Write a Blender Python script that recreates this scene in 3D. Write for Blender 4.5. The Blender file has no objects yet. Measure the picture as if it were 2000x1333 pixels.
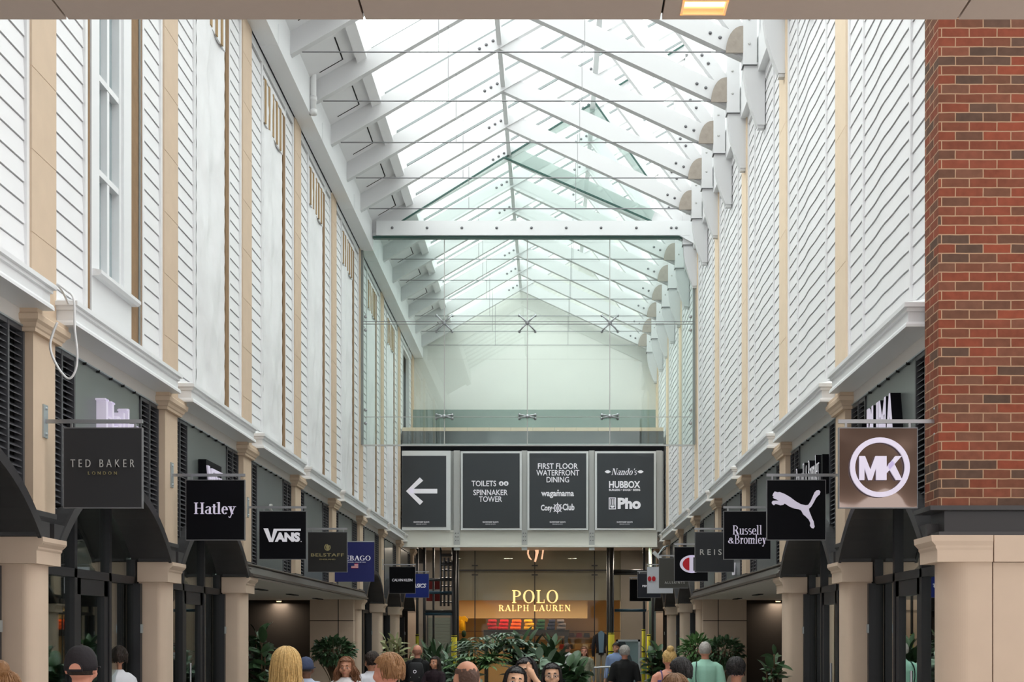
import bpy, math, random
from mathutils import Vector, Matrix, noise
random.seed(7)
C = bpy.context.scene.collection
sc = bpy.context.scene
# ------------------------------------------------------------------ camera, sky, exposure
FPX, VX, VY, EYE = 2567.0, 1077.0, 1243.0, 1.82          # focal length and vanishing point in pixels of a 2000x1333 frame
cam = bpy.data.objects.new('camera', bpy.data.cameras.new('camera'))
C.objects.link(cam); sc.camera = cam
cam.location = (0, 0, EYE); cam.rotation_euler = (math.pi/2, 0, 0)
cam.data.sensor_width = 36; cam.data.lens = FPX/2000*36
cam.data.shift_x = -(VX-1000)/2000; cam.data.shift_y = (VY-666.5)/2000
cam.data.clip_start = .1; cam.data.clip_end = 400
sc.view_settings.view_transform = 'Standard'; sc.view_settings.look = 'None'
sc.view_settings.gamma = 1; sc.view_settings.use_curve_mapping = False
sc.view_settings.exposure = .58
SKY_LOW, SKY_HIGH = 1.4, 3.2
world = bpy.data.worlds.new('sky'); sc.world = world; world.use_nodes = True
bg = world.node_tree.nodes['Background']
bg.inputs[0].default_value = (1, .985, .985, 1)
wnt = world.node_tree                                     # overcast sky: bright overhead, dimmer towards the horizon
_tc = wnt.nodes.new('ShaderNodeTexCoord'); _sx = wnt.nodes.new('ShaderNodeSeparateXYZ'); _mr = wnt.nodes.new('ShaderNodeMapRange')
_mr.interpolation_type = 'SMOOTHSTEP'
for _k, _v in (('From Min', .05), ('From Max', .75), ('To Min', SKY_LOW), ('To Max', SKY_HIGH)): _mr.inputs[_k].default_value = _v
wnt.links.new(_tc.outputs['Generated'], _sx.inputs[0]); wnt.links.new(_sx.outputs[2], _mr.inputs[0]); wnt.links.new(_mr.outputs[0], bg.inputs[1])
sun = bpy.data.objects.new('sun', bpy.data.lights.new('sun', 'SUN'))
C.objects.link(sun); sun.data.energy = .5; sun.data.angle = math.radians(60); sun.data.color = (1, .97, .93)
sun.rotation_euler = (math.radians(12), math.radians(-38), 0)   # high veiled sun over the glazed slope
# ------------------------------------------------------------------ helpers
def Xp(px, Y): return (px-VX)*Y/FPX
def Zp(py, Y): return EYE+(VY-py)*Y/FPX
class MB:
    def __init__(s): s.v=[]; s.f=[]; s.m=[]; s.c=0
    def add(s, vs, fs):
        o=len(s.v); s.v.extend([tuple(p) for p in vs])
        for f in fs: s.f.append(tuple(i+o for i in f)); s.m.append(s.c)
        return s
    def box(s, x0,x1,y0,y1,z0,z1):
        x0,x1=min(x0,x1),max(x0,x1); y0,y1=min(y0,y1),max(y0,y1); z0,z1=min(z0,z1),max(z0,z1)
        return s.add([(x0,y0,z0),(x1,y0,z0),(x1,y1,z0),(x0,y1,z0),(x0,y0,z1),(x1,y0,z1),(x1,y1,z1),(x0,y1,z1)],
              [(0,3,2,1),(4,5,6,7),(0,1,5,4),(1,2,6,5),(2,3,7,6),(3,0,4,7)])
    def prism(s, poly, ax, a, b):
        n=len(poly)
        P=lambda u,v,t: (t,u,v) if ax=='x' else ((u,t,v) if ax=='y' else (u,v,t))
        vs=[P(u,v,a) for u,v in poly]+[P(u,v,b) for u,v in poly]
        return s.add(vs,[tuple(range(n))[::-1],tuple(range(n,2*n))]+[(i,(i+1)%n,(i+1)%n+n,i+n) for i in range(n)])
    def loft(s, rings, cap=True):
        n=len(rings[0]); vs=[p for r in rings for p in r]; fs=[]
        for k in range(len(rings)-1):
            for i in range(n):
                j=(i+1)%n; fs.append((k*n+i,k*n+j,(k+1)*n+j,(k+1)*n+i))
        if cap: fs+= [tuple(range(n))[::-1], tuple(range((len(rings)-1)*n,len(rings)*n))]
        return s.add(vs,fs)
    def tube(s, pts, r, n=8, cap=True):
        pts=[Vector(p) for p in pts]; rs=r if isinstance(r,(list,tuple)) else [r]*len(pts)
        rings=[]; last=None
        for i,p in enumerate(pts):
            d=(pts[min(i+1,len(pts)-1)]-pts[max(i-1,0)])
            if d.length<1e-9: d=Vector((0,0,1))
            d.normalize()
            if last is None:
                a=Vector((1,0,0)) if abs(d.x)<.9 else Vector((0,1,0))
                u=d.cross(a).normalized()
            else: u=(last-d*last.dot(d)).normalized()
            last=u; w=d.cross(u)
            rr=rs[i]; ra,rb=(rr if isinstance(rr,(list,tuple)) else (rr,rr))
            rings.append([p+u*math.cos(t)*ra+w*math.sin(t)*rb for t in [2*math.pi*k/n for k in range(n)]])
        return s.loft(rings,cap)
    def bar(s, p, q, w, h, up=(0,0,1)):
        p=Vector(p); q=Vector(q); d=(q-p).normalized(); u=d.cross(Vector(up)).normalized(); t=u.cross(d)
        o=[(-w/2,-h/2),(w/2,-h/2),(w/2,h/2),(-w/2,h/2)]
        return s.loft([[p+u*a+t*b for a,b in o],[q+u*a+t*b for a,b in o]])
    def ell(s, c, r, n=14, m=9, R=None):
        c=Vector(c); vs=[]; fs=[]
        for j in range(m+1):
            th=math.pi*j/m
            for i in range(n):
                ph=2*math.pi*i/n
                p=Vector((r[0]*math.sin(th)*math.cos(ph), r[1]*math.sin(th)*math.sin(ph), r[2]*math.cos(th)))
                if R: p=R@p
                vs.append(c+p)
        for j in range(m):
            for i in range(n):
                k=(i+1)%n; fs.append((j*n+i,(j+1)*n+i,(j+1)*n+k,j*n+k))
        return s.add(vs,fs)
    def cyl(s, c, r, h, ax='y', n=12):
        v={'x':(1,0,0),'y':(0,1,0),'z':(0,0,1)}[ax]; c=Vector(c); v=Vector(v)
        return s.tube([c-v*h/2,c+v*h/2],r,n)
def gpos(p):
    g=Vector((0,0,0))
    while p is not None: g=g+p.location; p=p.parent
    return g
def tag(o, label=None, cat=None, group=None, kind=None):
    if label: o['label']=label
    if cat: o['category']=cat
    if group: o['group']=group
    if kind: o['kind']=kind
    return o
def obj(name, mb, mats, parent=None, smooth=False, label=None, cat=None, group=None, kind=None, local=False):
    me=bpy.data.meshes.new(name)
    off=Vector((0,0,0)) if local else gpos(parent)
    me.from_pydata([tuple(Vector(p)-off) for p in mb.v],[],mb.f)
    for m in (mats if isinstance(mats,(list,tuple)) else [mats]): me.materials.append(m)
    me.polygons.foreach_set('material_index', mb.m)
    if smooth: me.polygons.foreach_set('use_smooth',[True]*len(mb.f))
    me.update()
    o=bpy.data.objects.new(name,me); C.objects.link(o)
    if parent is not None: o.parent=parent
    return tag(o,label,cat,group,kind)
def root(name,label,cat,loc=(0,0,0),group=None,kind=None):
    o=bpy.data.objects.new(name,None); o.empty_display_size=.1; C.objects.link(o); o.location=loc
    return tag(o,label,cat,group,kind)
def dup(r, dx=0, dy=0, dz=0, label=None):
    c=r.copy(); C.objects.link(c); c.location=r.location+Vector((dx,dy,dz))
    if label: c['label']=label
    def kids(a,b):
        for ch in list(a.children):
            d=ch.copy(); C.objects.link(d); d.parent=b; kids(ch,d)
    kids(r,c); return c
ORD=['nearest','second','third','fourth','fifth','sixth','seventh','eighth','ninth','tenth','eleventh','twelfth','thirteenth']
# ------------------------------------------------------------------ materials
def mat(name, col, rough=.6, metal=0, spec=.4, bump=None, var=0, scale=6, emit=None, estr=0):
    m=bpy.data.materials.new(name); m.use_nodes=True; nt=m.node_tree; b=nt.nodes['Principled BSDF']
    b.inputs['Base Color'].default_value=(*col,1); b.inputs['Roughness'].default_value=rough
    b.inputs['Metallic'].default_value=metal; b.inputs['Specular IOR Level'].default_value=spec
    if emit: b.inputs['Emission Color'].default_value=(*emit,1); b.inputs['Emission Strength'].default_value=estr
    if var or bump:
        tc=nt.nodes.new('ShaderNodeTexCoord'); n=nt.nodes.new('ShaderNodeTexNoise')
        n.inputs['Scale'].default_value=scale; n.inputs['Detail'].default_value=5
        nt.links.new(tc.outputs['Object'],n.inputs['Vector'])
        if var:
            mx=nt.nodes.new('ShaderNodeMix'); mx.data_type='RGBA'
            mx.inputs[6].default_value=(*[c*(1-var) for c in col],1); mx.inputs[7].default_value=(*[min(1,c*(1+var)) for c in col],1)
            nt.links.new(n.outputs['Fac'],mx.inputs[0]); nt.links.new(mx.outputs[2],b.inputs['Base Color'])
        if bump:
            bp=nt.nodes.new('ShaderNodeBump'); bp.inputs['Strength'].default_value=bump; bp.inputs['Distance'].default_value=.02
            nt.links.new(n.outputs['Fac'],bp.inputs['Height']); nt.links.new(bp.outputs['Normal'],b.inputs['Normal'])
    return m
def srgb(r,g,b):
    f=lambda c: ((c/255+.055)/1.055)**2.4 if c>10.3 else c/255/12.92
    return (f(r),f(g),f(b))
def glass(name, tint, refl, fres=1.0):
    m=bpy.data.materials.new(name); m.use_nodes=True; nt=m.node_tree; nt.nodes.clear()
    out=nt.nodes.new('ShaderNodeOutputMaterial'); t=nt.nodes.new('ShaderNodeBsdfTransparent'); g=nt.nodes.new('ShaderNodeBsdfGlossy')
    t.inputs[0].default_value=(*tint,1); g.inputs['Roughness'].default_value=.01; g.inputs[0].default_value=(.95,1,.98,1)
    mx=nt.nodes.new('ShaderNodeMixShader'); fr=nt.nodes.new('ShaderNodeLayerWeight'); fr.inputs[0].default_value=.35
    mp=nt.nodes.new('ShaderNodeMapRange'); mp.inputs['To Min'].default_value=refl; mp.inputs['To Max'].default_value=min(1,refl+.55*fres)
    nt.links.new(fr.outputs['Fresnel'],mp.inputs['Value']); nt.links.new(mp.outputs[0],mx.inputs[0])
    nt.links.new(t.outputs[0],mx.inputs[1]); nt.links.new(g.outputs[0],mx.inputs[2]); nt.links.new(mx.outputs[0],out.inputs[0])
    return m
M={}
M['white']=mat('white_paint',(.80,.80,.81),.45,var=.03,scale=3)
M['steelwhite']=mat('white_steel',(.78,.79,.80),.4)
M['trusswhite']=mat('white_painted_truss',(.69,.69,.70),.45)
M['frieze']=mat('cream_board',(.70,.67,.63),.6)
M['sand']=mat('sandstone_pilaster',srgb(206,184,160),.8,var=.07,scale=5,bump=.15)
M['sandpale']=mat('pale_stone_pilaster',srgb(228,208,182),.8,var=.05,scale=5,bump=.12)
M['stone']=mat('cast_stone_column',srgb(208,186,165),.75,var=.06,scale=4,bump=.12)
M['brown']=mat('weathered_timber',srgb(140,112,82),.85,var=.25,scale=9,bump=.3)
M['batten']=mat('pine_batten',srgb(172,144,106),.8,var=.2,scale=8)
M['dark']=mat('black_joinery',(.022,.022,.025),.45)
M['louvre']=mat('black_louvre',(.075,.077,.085),.4)
M['hood']=mat('charcoal_metal',(.06,.058,.06),.4,metal=.3)
M['canopy']=mat('brown_grey_metal',srgb(80,73,68),.5)
M['canopysoffit']=mat('canopy_soffit_grey',srgb(196,188,178),.7)
M['panel']=mat('grey_green_panel',srgb(104,110,108),.3,spec=.5,var=.06,scale=3)
M['soffit']=mat('taupe_soffit_panel',srgb(206,188,175),.7,var=.03,scale=20)
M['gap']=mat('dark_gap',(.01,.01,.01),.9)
M['steel']=mat('brushed_steel',(.42,.43,.45),.35,metal=.9)
M['trimsteel']=mat('dull_sign_edge',(.22,.22,.23),.45,metal=.5)
M['galv']=mat('galvanised_plate',(.45,.5,.52),.4,metal=.7)
M['bolt']=mat('grey_bolt',(.16,.16,.17),.4,metal=.6)
M['rod']=mat('steel_rod',(.25,.25,.26),.4,metal=.6)
M['green']=mat('green_glass_edge',(.03,.09,.075),.3)
M['gbar']=mat('grey_glazing_bar',(.25,.28,.28),.4)
M['ply']=mat('weathered_plate',srgb(158,148,138),.8,var=.18,scale=14,bump=.2)
M['sheet']=mat('white_wrap_sheet',(.80,.80,.81),.45,bump=1.0,var=.13,scale=1.9)
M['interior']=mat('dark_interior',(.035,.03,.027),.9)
M['floor']=mat('grey_paving',(.33,.32,.30),.7,var=.12,scale=2)
M['signdark']=mat('charcoal_sign',srgb(58,58,60),.6,spec=.15)
M['signblack']=mat('black_sign',(.006,.006,.008),.5,spec=.08)
M['signgrey']=mat('slate_sign',srgb(62,65,70),.5)
M['navy']=mat('navy_sign',srgb(30,36,100),.5)
M['blue']=mat('blue_sign',srgb(20,42,130),.5)
M['signwhite']=mat('white_sign',srgb(225,225,235),.5)
M['red']=mat('red_print',srgb(205,30,45),.5)
M['letter']=mat('white_lettering',(.82,.81,.84),.5,emit=(.9,.87,1),estr=.12)
M['lettergrey']=mat('silver_lettering',(.55,.54,.52),.4)
M['gold']=mat('gold_lettering',(.42,.36,.18),.4,metal=.4)
M['lit']=mat('backlit_letter',(.9,.75,.4),.5,emit=(1,.68,.25),estr=.62)
M['litwhite']=mat('backlit_white_letter',(.62,.58,.70),.5,emit=(.9,.82,1),estr=.16)
M['bronze']=mat('bronze_mirror',(.22,.17,.15),.04,metal=1,bump=.35,scale=2.6)
for _n in M['bronze'].node_tree.nodes:
    if _n.type=='TEX_NOISE': _n.inputs['Detail'].default_value=.3
    if _n.type=='BUMP': _n.inputs['Distance'].default_value=.06
M['glass']=glass('clear_screen_glass',(.92,.97,.95),.03)
M['farglass']=glass('far_shop_glass',(.85,.88,.87),.0,.3)
M['shopglass']=glass('shop_glass',(.80,.84,.83),.17)
M['roofglass']=glass('roof_glass',(.96,.99,.98),.02,.35)
M['wallend']=mat('white_render',(.74,.74,.70),.8,var=.05,scale=1.2,bump=.25)
M['bandglass']=mat('green_grey_glass_band',srgb(120,138,130),.12,spec=.7,var=.2,scale=.9)
M['darkglass']=mat('dark_reflective_glass',(.05,.06,.07),.04,spec=1)
M['beamwhite']=mat('offwhite_steel_beam',srgb(238,236,228),.5)
M['postgrey']=mat('grey_steel_post',srgb(190,190,188),.5)
M['pipe']=mat('white_plastic_pipe',(.8,.8,.8),.35)
M['lamp']=mat('warm_lamp',(1,.9,.7),.5,emit=(1,.62,.28),estr=2.2)
M['lamprim']=mat('warm_lamp_rim',(.9,.6,.35),.5,emit=(1,.5,.18),estr=.35)
def brick_mat():
    m=bpy.data.materials.new('red_brick'); m.use_nodes=True; nt=m.node_tree; b=nt.nodes['Principled BSDF']; b.inputs['Roughness'].default_value=.9
    b.inputs['Specular IOR Level'].default_value=.15
    tc=nt.nodes.new('ShaderNodeTexCoord'); sx=nt.nodes.new('ShaderNodeSeparateXYZ'); ad=nt.nodes.new('ShaderNodeMath'); cb=nt.nodes.new('ShaderNodeCombineXYZ')
    nt.links.new(tc.outputs['Object'],sx.inputs[0]); nt.links.new(sx.outputs[0],ad.inputs[0]); nt.links.new(sx.outputs[1],ad.inputs[1])
    nt.links.new(ad.outputs[0],cb.inputs[0]); nt.links.new(sx.outputs[2],cb.inputs[1])
    wv=nt.nodes.new('ShaderNodeTexNoise'); wv.inputs['Scale'].default_value=9; nt.links.new(tc.outputs['Object'],wv.inputs['Vector'])
    va=nt.nodes.new('ShaderNodeVectorMath'); va.operation='MULTIPLY_ADD'; va.inputs[1].default_value=(.007,.007,0)
    nt.links.new(wv.outputs['Color'],va.inputs[0]); nt.links.new(cb.outputs[0],va.inputs[2])
    bt=nt.nodes.new('ShaderNodeTexBrick'); bt.inputs['Scale'].default_value=1; bt.inputs['Brick Width'].default_value=.2165; bt.inputs['Row Height'].default_value=.0733
    bt.inputs['Mortar Size'].default_value=.0048; bt.inputs['Mortar Smooth'].default_value=.2; bt.offset=.5
    bt.inputs['Color1'].default_value=(0,0,0,1); bt.inputs['Color2'].default_value=(1,1,1,1); bt.inputs['Bias'].default_value=0
    nt.links.new(va.outputs[0],bt.inputs['Vector'])
    cr=nt.nodes.new('ShaderNodeValToRGB'); e=cr.color_ramp.elements
    e[0].color=(*srgb(102,78,66),1); e[1].color=(*srgb(148,74,54),1); e[1].position=1
    for p,c in ((.1,srgb(88,70,60)),(.22,srgb(112,76,60)),(.45,srgb(126,71,54)),(.7,srgb(138,73,55)),(.88,srgb(118,82,66))):
        k=e.new(p); k.color=(*c,1)
    nt.links.new(bt.outputs['Color'],cr.inputs[0])
    n2=nt.nodes.new('ShaderNodeTexNoise'); n2.inputs['Scale'].default_value=14; n2.inputs['Detail'].default_value=6; nt.links.new(tc.outputs['Object'],n2.inputs['Vector'])
    hv=nt.nodes.new('ShaderNodeMix'); hv.data_type='RGBA'; hv.blend_type='OVERLAY'; hv.inputs[0].default_value=.35
    nt.links.new(cr.outputs[0],hv.inputs[6]); nt.links.new(n2.outputs['Fac'],hv.inputs[7])
    mx=nt.nodes.new('ShaderNodeMix'); mx.data_type='RGBA'; mx.inputs[7].default_value=(*srgb(182,148,120),1)
    nt.links.new(bt.outputs['Fac'],mx.inputs[0]); nt.links.new(hv.outputs[2],mx.inputs[6]); nt.links.new(mx.outputs[2],b.inputs['Base Color'])
    bp=nt.nodes.new('ShaderNodeBump'); bp.inputs['Strength'].default_value=1; bp.inputs['Distance'].default_value=.018; bp.invert=True
    nt.links.new(bt.outputs['Fac'],bp.inputs['Height']); nt.links.new(bp.outputs[0],b.inputs['Normal'])
    return m
M['brick']=brick_mat()
def mirror_mat():
    m=bpy.data.materials.new('coated_roof_glass'); m.use_nodes=True; nt=m.node_tree; nt.nodes.clear()
    out=nt.nodes.new('ShaderNodeOutputMaterial'); t=nt.nodes.new('ShaderNodeBsdfTransparent'); g=nt.nodes.new('ShaderNodeBsdfGlossy')
    t.inputs[0].default_value=(.9,.97,.95,1); g.inputs[0].default_value=(.93,.97,.96,1); g.inputs['Roughness'].default_value=.015
    mx=nt.nodes.new('ShaderNodeMixShader'); mx.inputs[0].default_value=.82
    nt.links.new(t.outputs[0],mx.inputs[1]); nt.links.new(g.outputs[0],mx.inputs[2]); nt.links.new(mx.outputs[0],out.inputs[0]); return m
M['mirror']=mirror_mat()
# ------------------------------------------------------------------ lettering
_tmp={}
def text_geo(body, w, h, bold=0, depth=.01, shear=0, space=1):
    """sans lettering as a flat solid fitted into a w x h box, lying in x/y, thickness in z"""
    cu=bpy.data.curves.new('lettering','FONT'); cu.body=body; cu.size=1; cu.extrude=.5; cu.offset=bold; cu.align_x='CENTER'
    cu.shear=shear; cu.space_character=space; cu.space_line=.85; cu.resolution_u=3
    o=bpy.data.objects.new('lettering',cu); C.objects.link(o)
    bpy.context.view_layer.update()
    me=bpy.data.meshes.new_from_object(o.evaluated_get(bpy.context.evaluated_depsgraph_get()))
    vs=[v.co.copy() for v in me.vertices]; fs=[tuple(p.vertices) for p in me.polygons]
    bpy.data.objects.remove(o); bpy.data.curves.remove(cu); bpy.data.meshes.remove(me)
    x0=min(v.x for v in vs); x1=max(v.x for v in vs); y0=min(v.y for v in vs); y1=max(v.y for v in vs)
    sx=w/(x1-x0); sy=h/(y1-y0) if h else sx
    return [((v.x-(x0+x1)/2)*sx,(v.y-(y0+y1)/2)*sy,v.z*depth) for v in vs],fs
class Geo(MB):
    """flat artwork built from polygons in x/y with thickness in z"""
    def poly(s, pts, d): return s.prism(pts,'z',-d/2,d/2)
    def arc(s, cx,cy,rx,ry,a0,a1,wT,wt,d,n=24):
        o=[];i=[]
        for k in range(n+1):
            a=math.radians(a0+(a1-a0)*k/n); c,sn=math.cos(a),math.sin(a)
            o.append((cx+rx*c,cy+ry*sn)); i.append((cx+(rx-wT)*c,cy+(ry-wt)*sn))
        for k in range(n): s.poly([o[k],o[k+1],i[k+1],i[k]],d)
        return s
SER={}
def _ser(SER,T=.15,t=.055,sf=.08):
    def V(g,x,y0,y1,serif=(1,1),w=T):
        g.poly([(x,y0),(x+w,y0),(x+w,y1),(x,y1)],1)
        if serif[0]: g.poly([(x-sf,y0),(x+w+sf,y0),(x+w+sf,y0+t),(x-sf,y0+t)],1)
        if serif[1]==1: g.poly([(x-sf,y1-t),(x+w+sf,y1-t),(x+w+sf,y1),(x-sf,y1)],1)
        if serif[1]==2: g.poly([(x-sf*1.2,y1-t*1.6),(x+w*.5,y1-t),(x+w*.5,y1),(x-sf*1.2,y1-t*.6)],1)
    def H(g,y,x0,x1,w=t): g.poly([(x0,y),(x1,y),(x1,y+w),(x0,y+w)],1)
    def D(g,x0,y0,x1,y1,w): g.poly([(x0,y0),(x0+w,y0),(x1+w,y1),(x1,y1)],1)
    def mk(ch,wd,fn): g=Geo(); fn(g); SER[ch]=(g,wd)
    xh=.66
    mk('H',.86,lambda g:(V(g,.1,0,1),V(g,.59,0,1),H(g,.48,.2,.65)))
    mk('P',.72,lambda g:(V(g,.1,0,1),g.arc(.3,.735,.36,.265,-90,90,T,t,1),H(g,.945,.2,.34),H(g,.47,.2,.34)))
    mk('R',.80,lambda g:(V(g,.1,0,1),g.arc(.3,.735,.34,.265,-90,90,T,t,1),H(g,.945,.2,.34),H(g,.47,.2,.34),D(g,.56,0,.33,.5,.19),H(g,0,.56,.84)))
    mk('B',.74,lambda g:(V(g,.1,0,1),g.arc(.3,.75,.32,.25,-90,90,T,t,1),g.arc(.3,.27,.37,.27,-90,90,T,t,1),H(g,.945,.2,.34),H(g,0,.2,.34),H(g,.5,.2,.34)))
    mk('O',.90,lambda g:g.arc(.44,.5,.41,.52,0,360,T,t,1,36))
    mk('G',.88,lambda g:(g.arc(.44,.5,.41,.52,45,320,T,t,1,36),V(g,.62,.08,.45,(0,1))))
    mk('L',.66,lambda g:(V(g,.1,0,1),H(g,0,.2,.6),g.poly([(.6,0),(.54,0),(.57,.28),(.6,.28)],1)))
    mk('E',.70,lambda g:(V(g,.1,0,1),H(g,0,.2,.62),H(g,.48,.2,.48),H(g,.945,.2,.6),g.poly([(.62,0),(.56,0),(.59,.26),(.62,.26)],1),g.poly([(.6,1),(.54,1),(.57,.76),(.6,.76)],1),g.poly([(.46,.38),(.5,.38),(.5,.64),(.46,.64)],1)))
    mk('A',.84,lambda g:(D(g,.06,0,.36,1,.07),D(g,.6,0,.32,1,.19),H(g,.3,.2,.6),H(g,0,-.02,.24),H(g,0,.54,.86)))
    mk('U',.84,lambda g:(V(g,.1,.3,1,(0,1)),V(g,.62,.3,1,(0,1),.07),g.arc(.395,.32,.295,.34,180,360,T*.9,t*1.3,1)))
    mk('N',.88,lambda g:(V(g,.12,0,1,(1,1),.07),V(g,.66,0,1,(0,1),.07),D(g,.62,0,.08,1,.19)))
    mk('S',.64,lambda g:(g.arc(.31,.745,.25,.27,40,250,T*.8,t*1.5,1),g.arc(.31,.27,.28,.29,-130,75,T*.8,t*1.5,1),D(g,.34,.47,.12,.6,.2)))
    mk('a',.56,lambda g:(V(g,.34,0,.5,(0,0)),g.arc(.29,.48,.22,.2,0,160,T*.9,t,1),g.arc(.27,.19,.24,.2,60,320,T*.8,t,1),H(g,0,.4,.6)))
    mk('t',.40,lambda g:(V(g,.12,.1,.86,(0,0)),H(g,.6,.02,.36),g.arc(.28,.14,.16,.16,180,330,.12,t,1)))
    mk('l',.36,lambda g:V(g,.1,0,1.04,(1,2)))
    mk('e',.56,lambda g:(g.arc(.28,.33,.25,.35,0,320,T,t,1,30),H(g,.34,.1,.5)))
    mk('y',.58,lambda g:(D(g,.24,0,.06,xh,.17),D(g,.14,-.28,.48,xh,.06),H(g,xh-.05,-.02,.3),H(g,xh-.05,.38,.62),g.arc(.12,-.24,.09,.09,150,360,.06,.06,1)))
    mk('u',.64,lambda g:(V(g,.1,.15,xh,(0,2)),V(g,.42,0,xh,(0,2)),g.arc(.28,.2,.2,.22,180,330,.12,t*1.2,1),H(g,0,.5,.66)))
    mk('s',.46,lambda g:(g.arc(.22,.5,.18,.18,40,250,T*.7,t*1.3,1),g.arc(.23,.18,.2,.2,-130,75,T*.7,t*1.3,1),D(g,.26,.3,.08,.4,.14)))
    mk('r',.46,lambda g:(V(g,.1,0,xh,(1,2)),g.arc(.34,.44,.14,.22,30,170,.1,t*2,1)))
    mk('o',.58,lambda g:g.arc(.29,.33,.26,.35,0,360,T,t,1,30))
    mk('m',.98,lambda g:(V(g,.1,0,xh,(1,2)),V(g,.42,0,.45,(1,0)),V(g,.74,0,.45,(1,0)),g.arc(.41,.42,.18,.24,0,150,.14,t*1.4,1),g.arc(.73,.42,.18,.24,0,150,.14,t*1.4,1)))
    mk('n',.66,lambda g:(V(g,.1,0,xh,(1,2)),V(g,.42,0,.45,(1,0)),g.arc(.41,.42,.18,.24,0,150,.14,t*1.4,1)))
    mk('d',.62,lambda g:(V(g,.38,0,1,(0,2)),g.arc(.28,.33,.25,.34,40,320,T,t,1)))
    mk("'",.2,lambda g:D(g,.06,.74,.1,1,.08))
    mk('&',.7,lambda g:(g.arc(.3,.26,.26,.27,60,330,.13,t,1),g.arc(.34,.68,.17,.2,0,360,.1,t,1),D(g,.52,0,.2,.62,.12),D(g,.42,.15,.56,.4,.06)))
    mk(' ',.4,lambda g:None)
SER={}; SERTHIN={}
_ser(SER); _ser(SERTHIN,.115,.04,.07)
def serif_geo(word, w, h, depth=.01, shear=0, gap=.0, thin=False):
    g=MB(); x=0
    for ch in word:
        q,wd=(SERTHIN if thin else SER)[ch]
        g.add([(p[0]+x+shear*p[1],p[1],p[2]) for p in q.v],q.f) if q.v else None
        x+=wd+gap
    x0=min(v[0] for v in g.v); x1=max(v[0] for v in g.v); y0=min(v[1] for v in g.v); y1=max(v[1] for v in g.v)
    sx=w/(x1-x0); sy=h/(y1-y0) if h else sx
    return [((v[0]-(x0+x1)/2)*sx,(v[1]-(y0+y1)/2)*sy,v[2]*depth) for v in g.v],g.f
def put(mb, geo, c, face='S', rot=0):
    """stand flat artwork up at c: face S looks at -Y, E at +X, W at -X"""
    vs,fs=geo; cr,sr=math.cos(rot),math.sin(rot); out=[]
    for x,y,z in vs:
        x,y=x*cr-y*sr,x*sr+y*cr
        if face=='S': out.append((c[0]+x,c[1]-z,c[2]+y))
        elif face=='E': out.append((c[0]+z,c[1]+x,c[2]+y))
        else: out.append((c[0]-z,c[1]-x,c[2]+y))
    mb.add(out,fs); return mb
def gg(g): return (g.v,g.f)
# ------------------------------------------------------------------ the place: measures
BAY=3.464; PH=14
def PYC(k): return 10.37+BAY*(k-1)
def SX(s,d): return -4.0+d if s=='L' else 3.04-d
SIDE={'L':'boarded-window side','R':'brick pillar side'}
YE=38.3; WT=9.92
def sbox(mb,s,d0,d1,y0,y1,z0,z1): return mb.box(SX(s,d0),SX(s,d1),y0,y1,z0,z1)
def sprism(mb,s,poly_dz,y0,y1):    return mb.prism([(SX(s,d),z) for d,z in poly_dz],'y',y0,y1)
# ------------------------------------------------------------------ floor, entrance soffit
obj('floor',MB().box(-12,12,-18,60,-.1,0),M['floor'],kind='structure',label='grey paved walkway floor under the arcade roof',cat='floor')
m=MB(); ZS=EYE+1205*7.0/FPX
LZ_=.045
edges=[-12,Xp(132,7),Xp(712,7),Xp(1291,7),Xp(1870,7),12]
LX0,LX1,LY0,LY1=Xp(1331,6.87),Xp(1420,6.87),6.79,6.95
m.box(-12,12,-15,6.99,ZS+.03,ZS+.35); m.c=1
for a,b in zip(edges,edges[1:]):
    a+=.006;b-=.006
    if a<LX0<b:
        m.box(a,LX0,-15,7,ZS,ZS+.04); m.box(LX1,b,-15,7,ZS,ZS+.04); m.box(LX0,LX1,-15,LY0,ZS,ZS+.04); m.box(LX0,LX1,LY1,7,ZS,ZS+.04)
    else: m.box(a,b,-15,7,ZS,ZS+.04)
obj('ceiling',m,[M['gap'],M['soffit']],kind='structure',label='taupe panelled soffit with dark joints at the entrance',cat='ceiling')
obj('wall_front',MB().box(-12,12,6.2,6.6,ZS+.36,15),M['white'],kind='structure',cat='wall',label='white wall of the building above the entrance soffit')  # unseen wall added to keep high sky light off the brick front
r=root('recessed_downlight','glowing warm rectangular light recessed in the taupe soffit','light',(LX0,LY0,ZS))
m=MB(); z0,z1=ZS,ZS+.03
for q in ((LX0,LX0+.012,LY0,LY1),(LX1-.012,LX1,LY0,LY1),(LX0,LX1,LY0,LY0+.012),(LX0,LX1,LY1-.012,LY1)): m.box(*q,z0-.002,z1)
m.box(LX0,LX1,LY1-.045,LY1-.012,z1-.016,z1); obj('frame',m,M['lamprim'],r); obj('diffuser',MB().box(LX0+.01,LX1-.01,LY0+.01,LY1-.04,z1-.008,z1-.001),M['lamp'],r)
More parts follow.
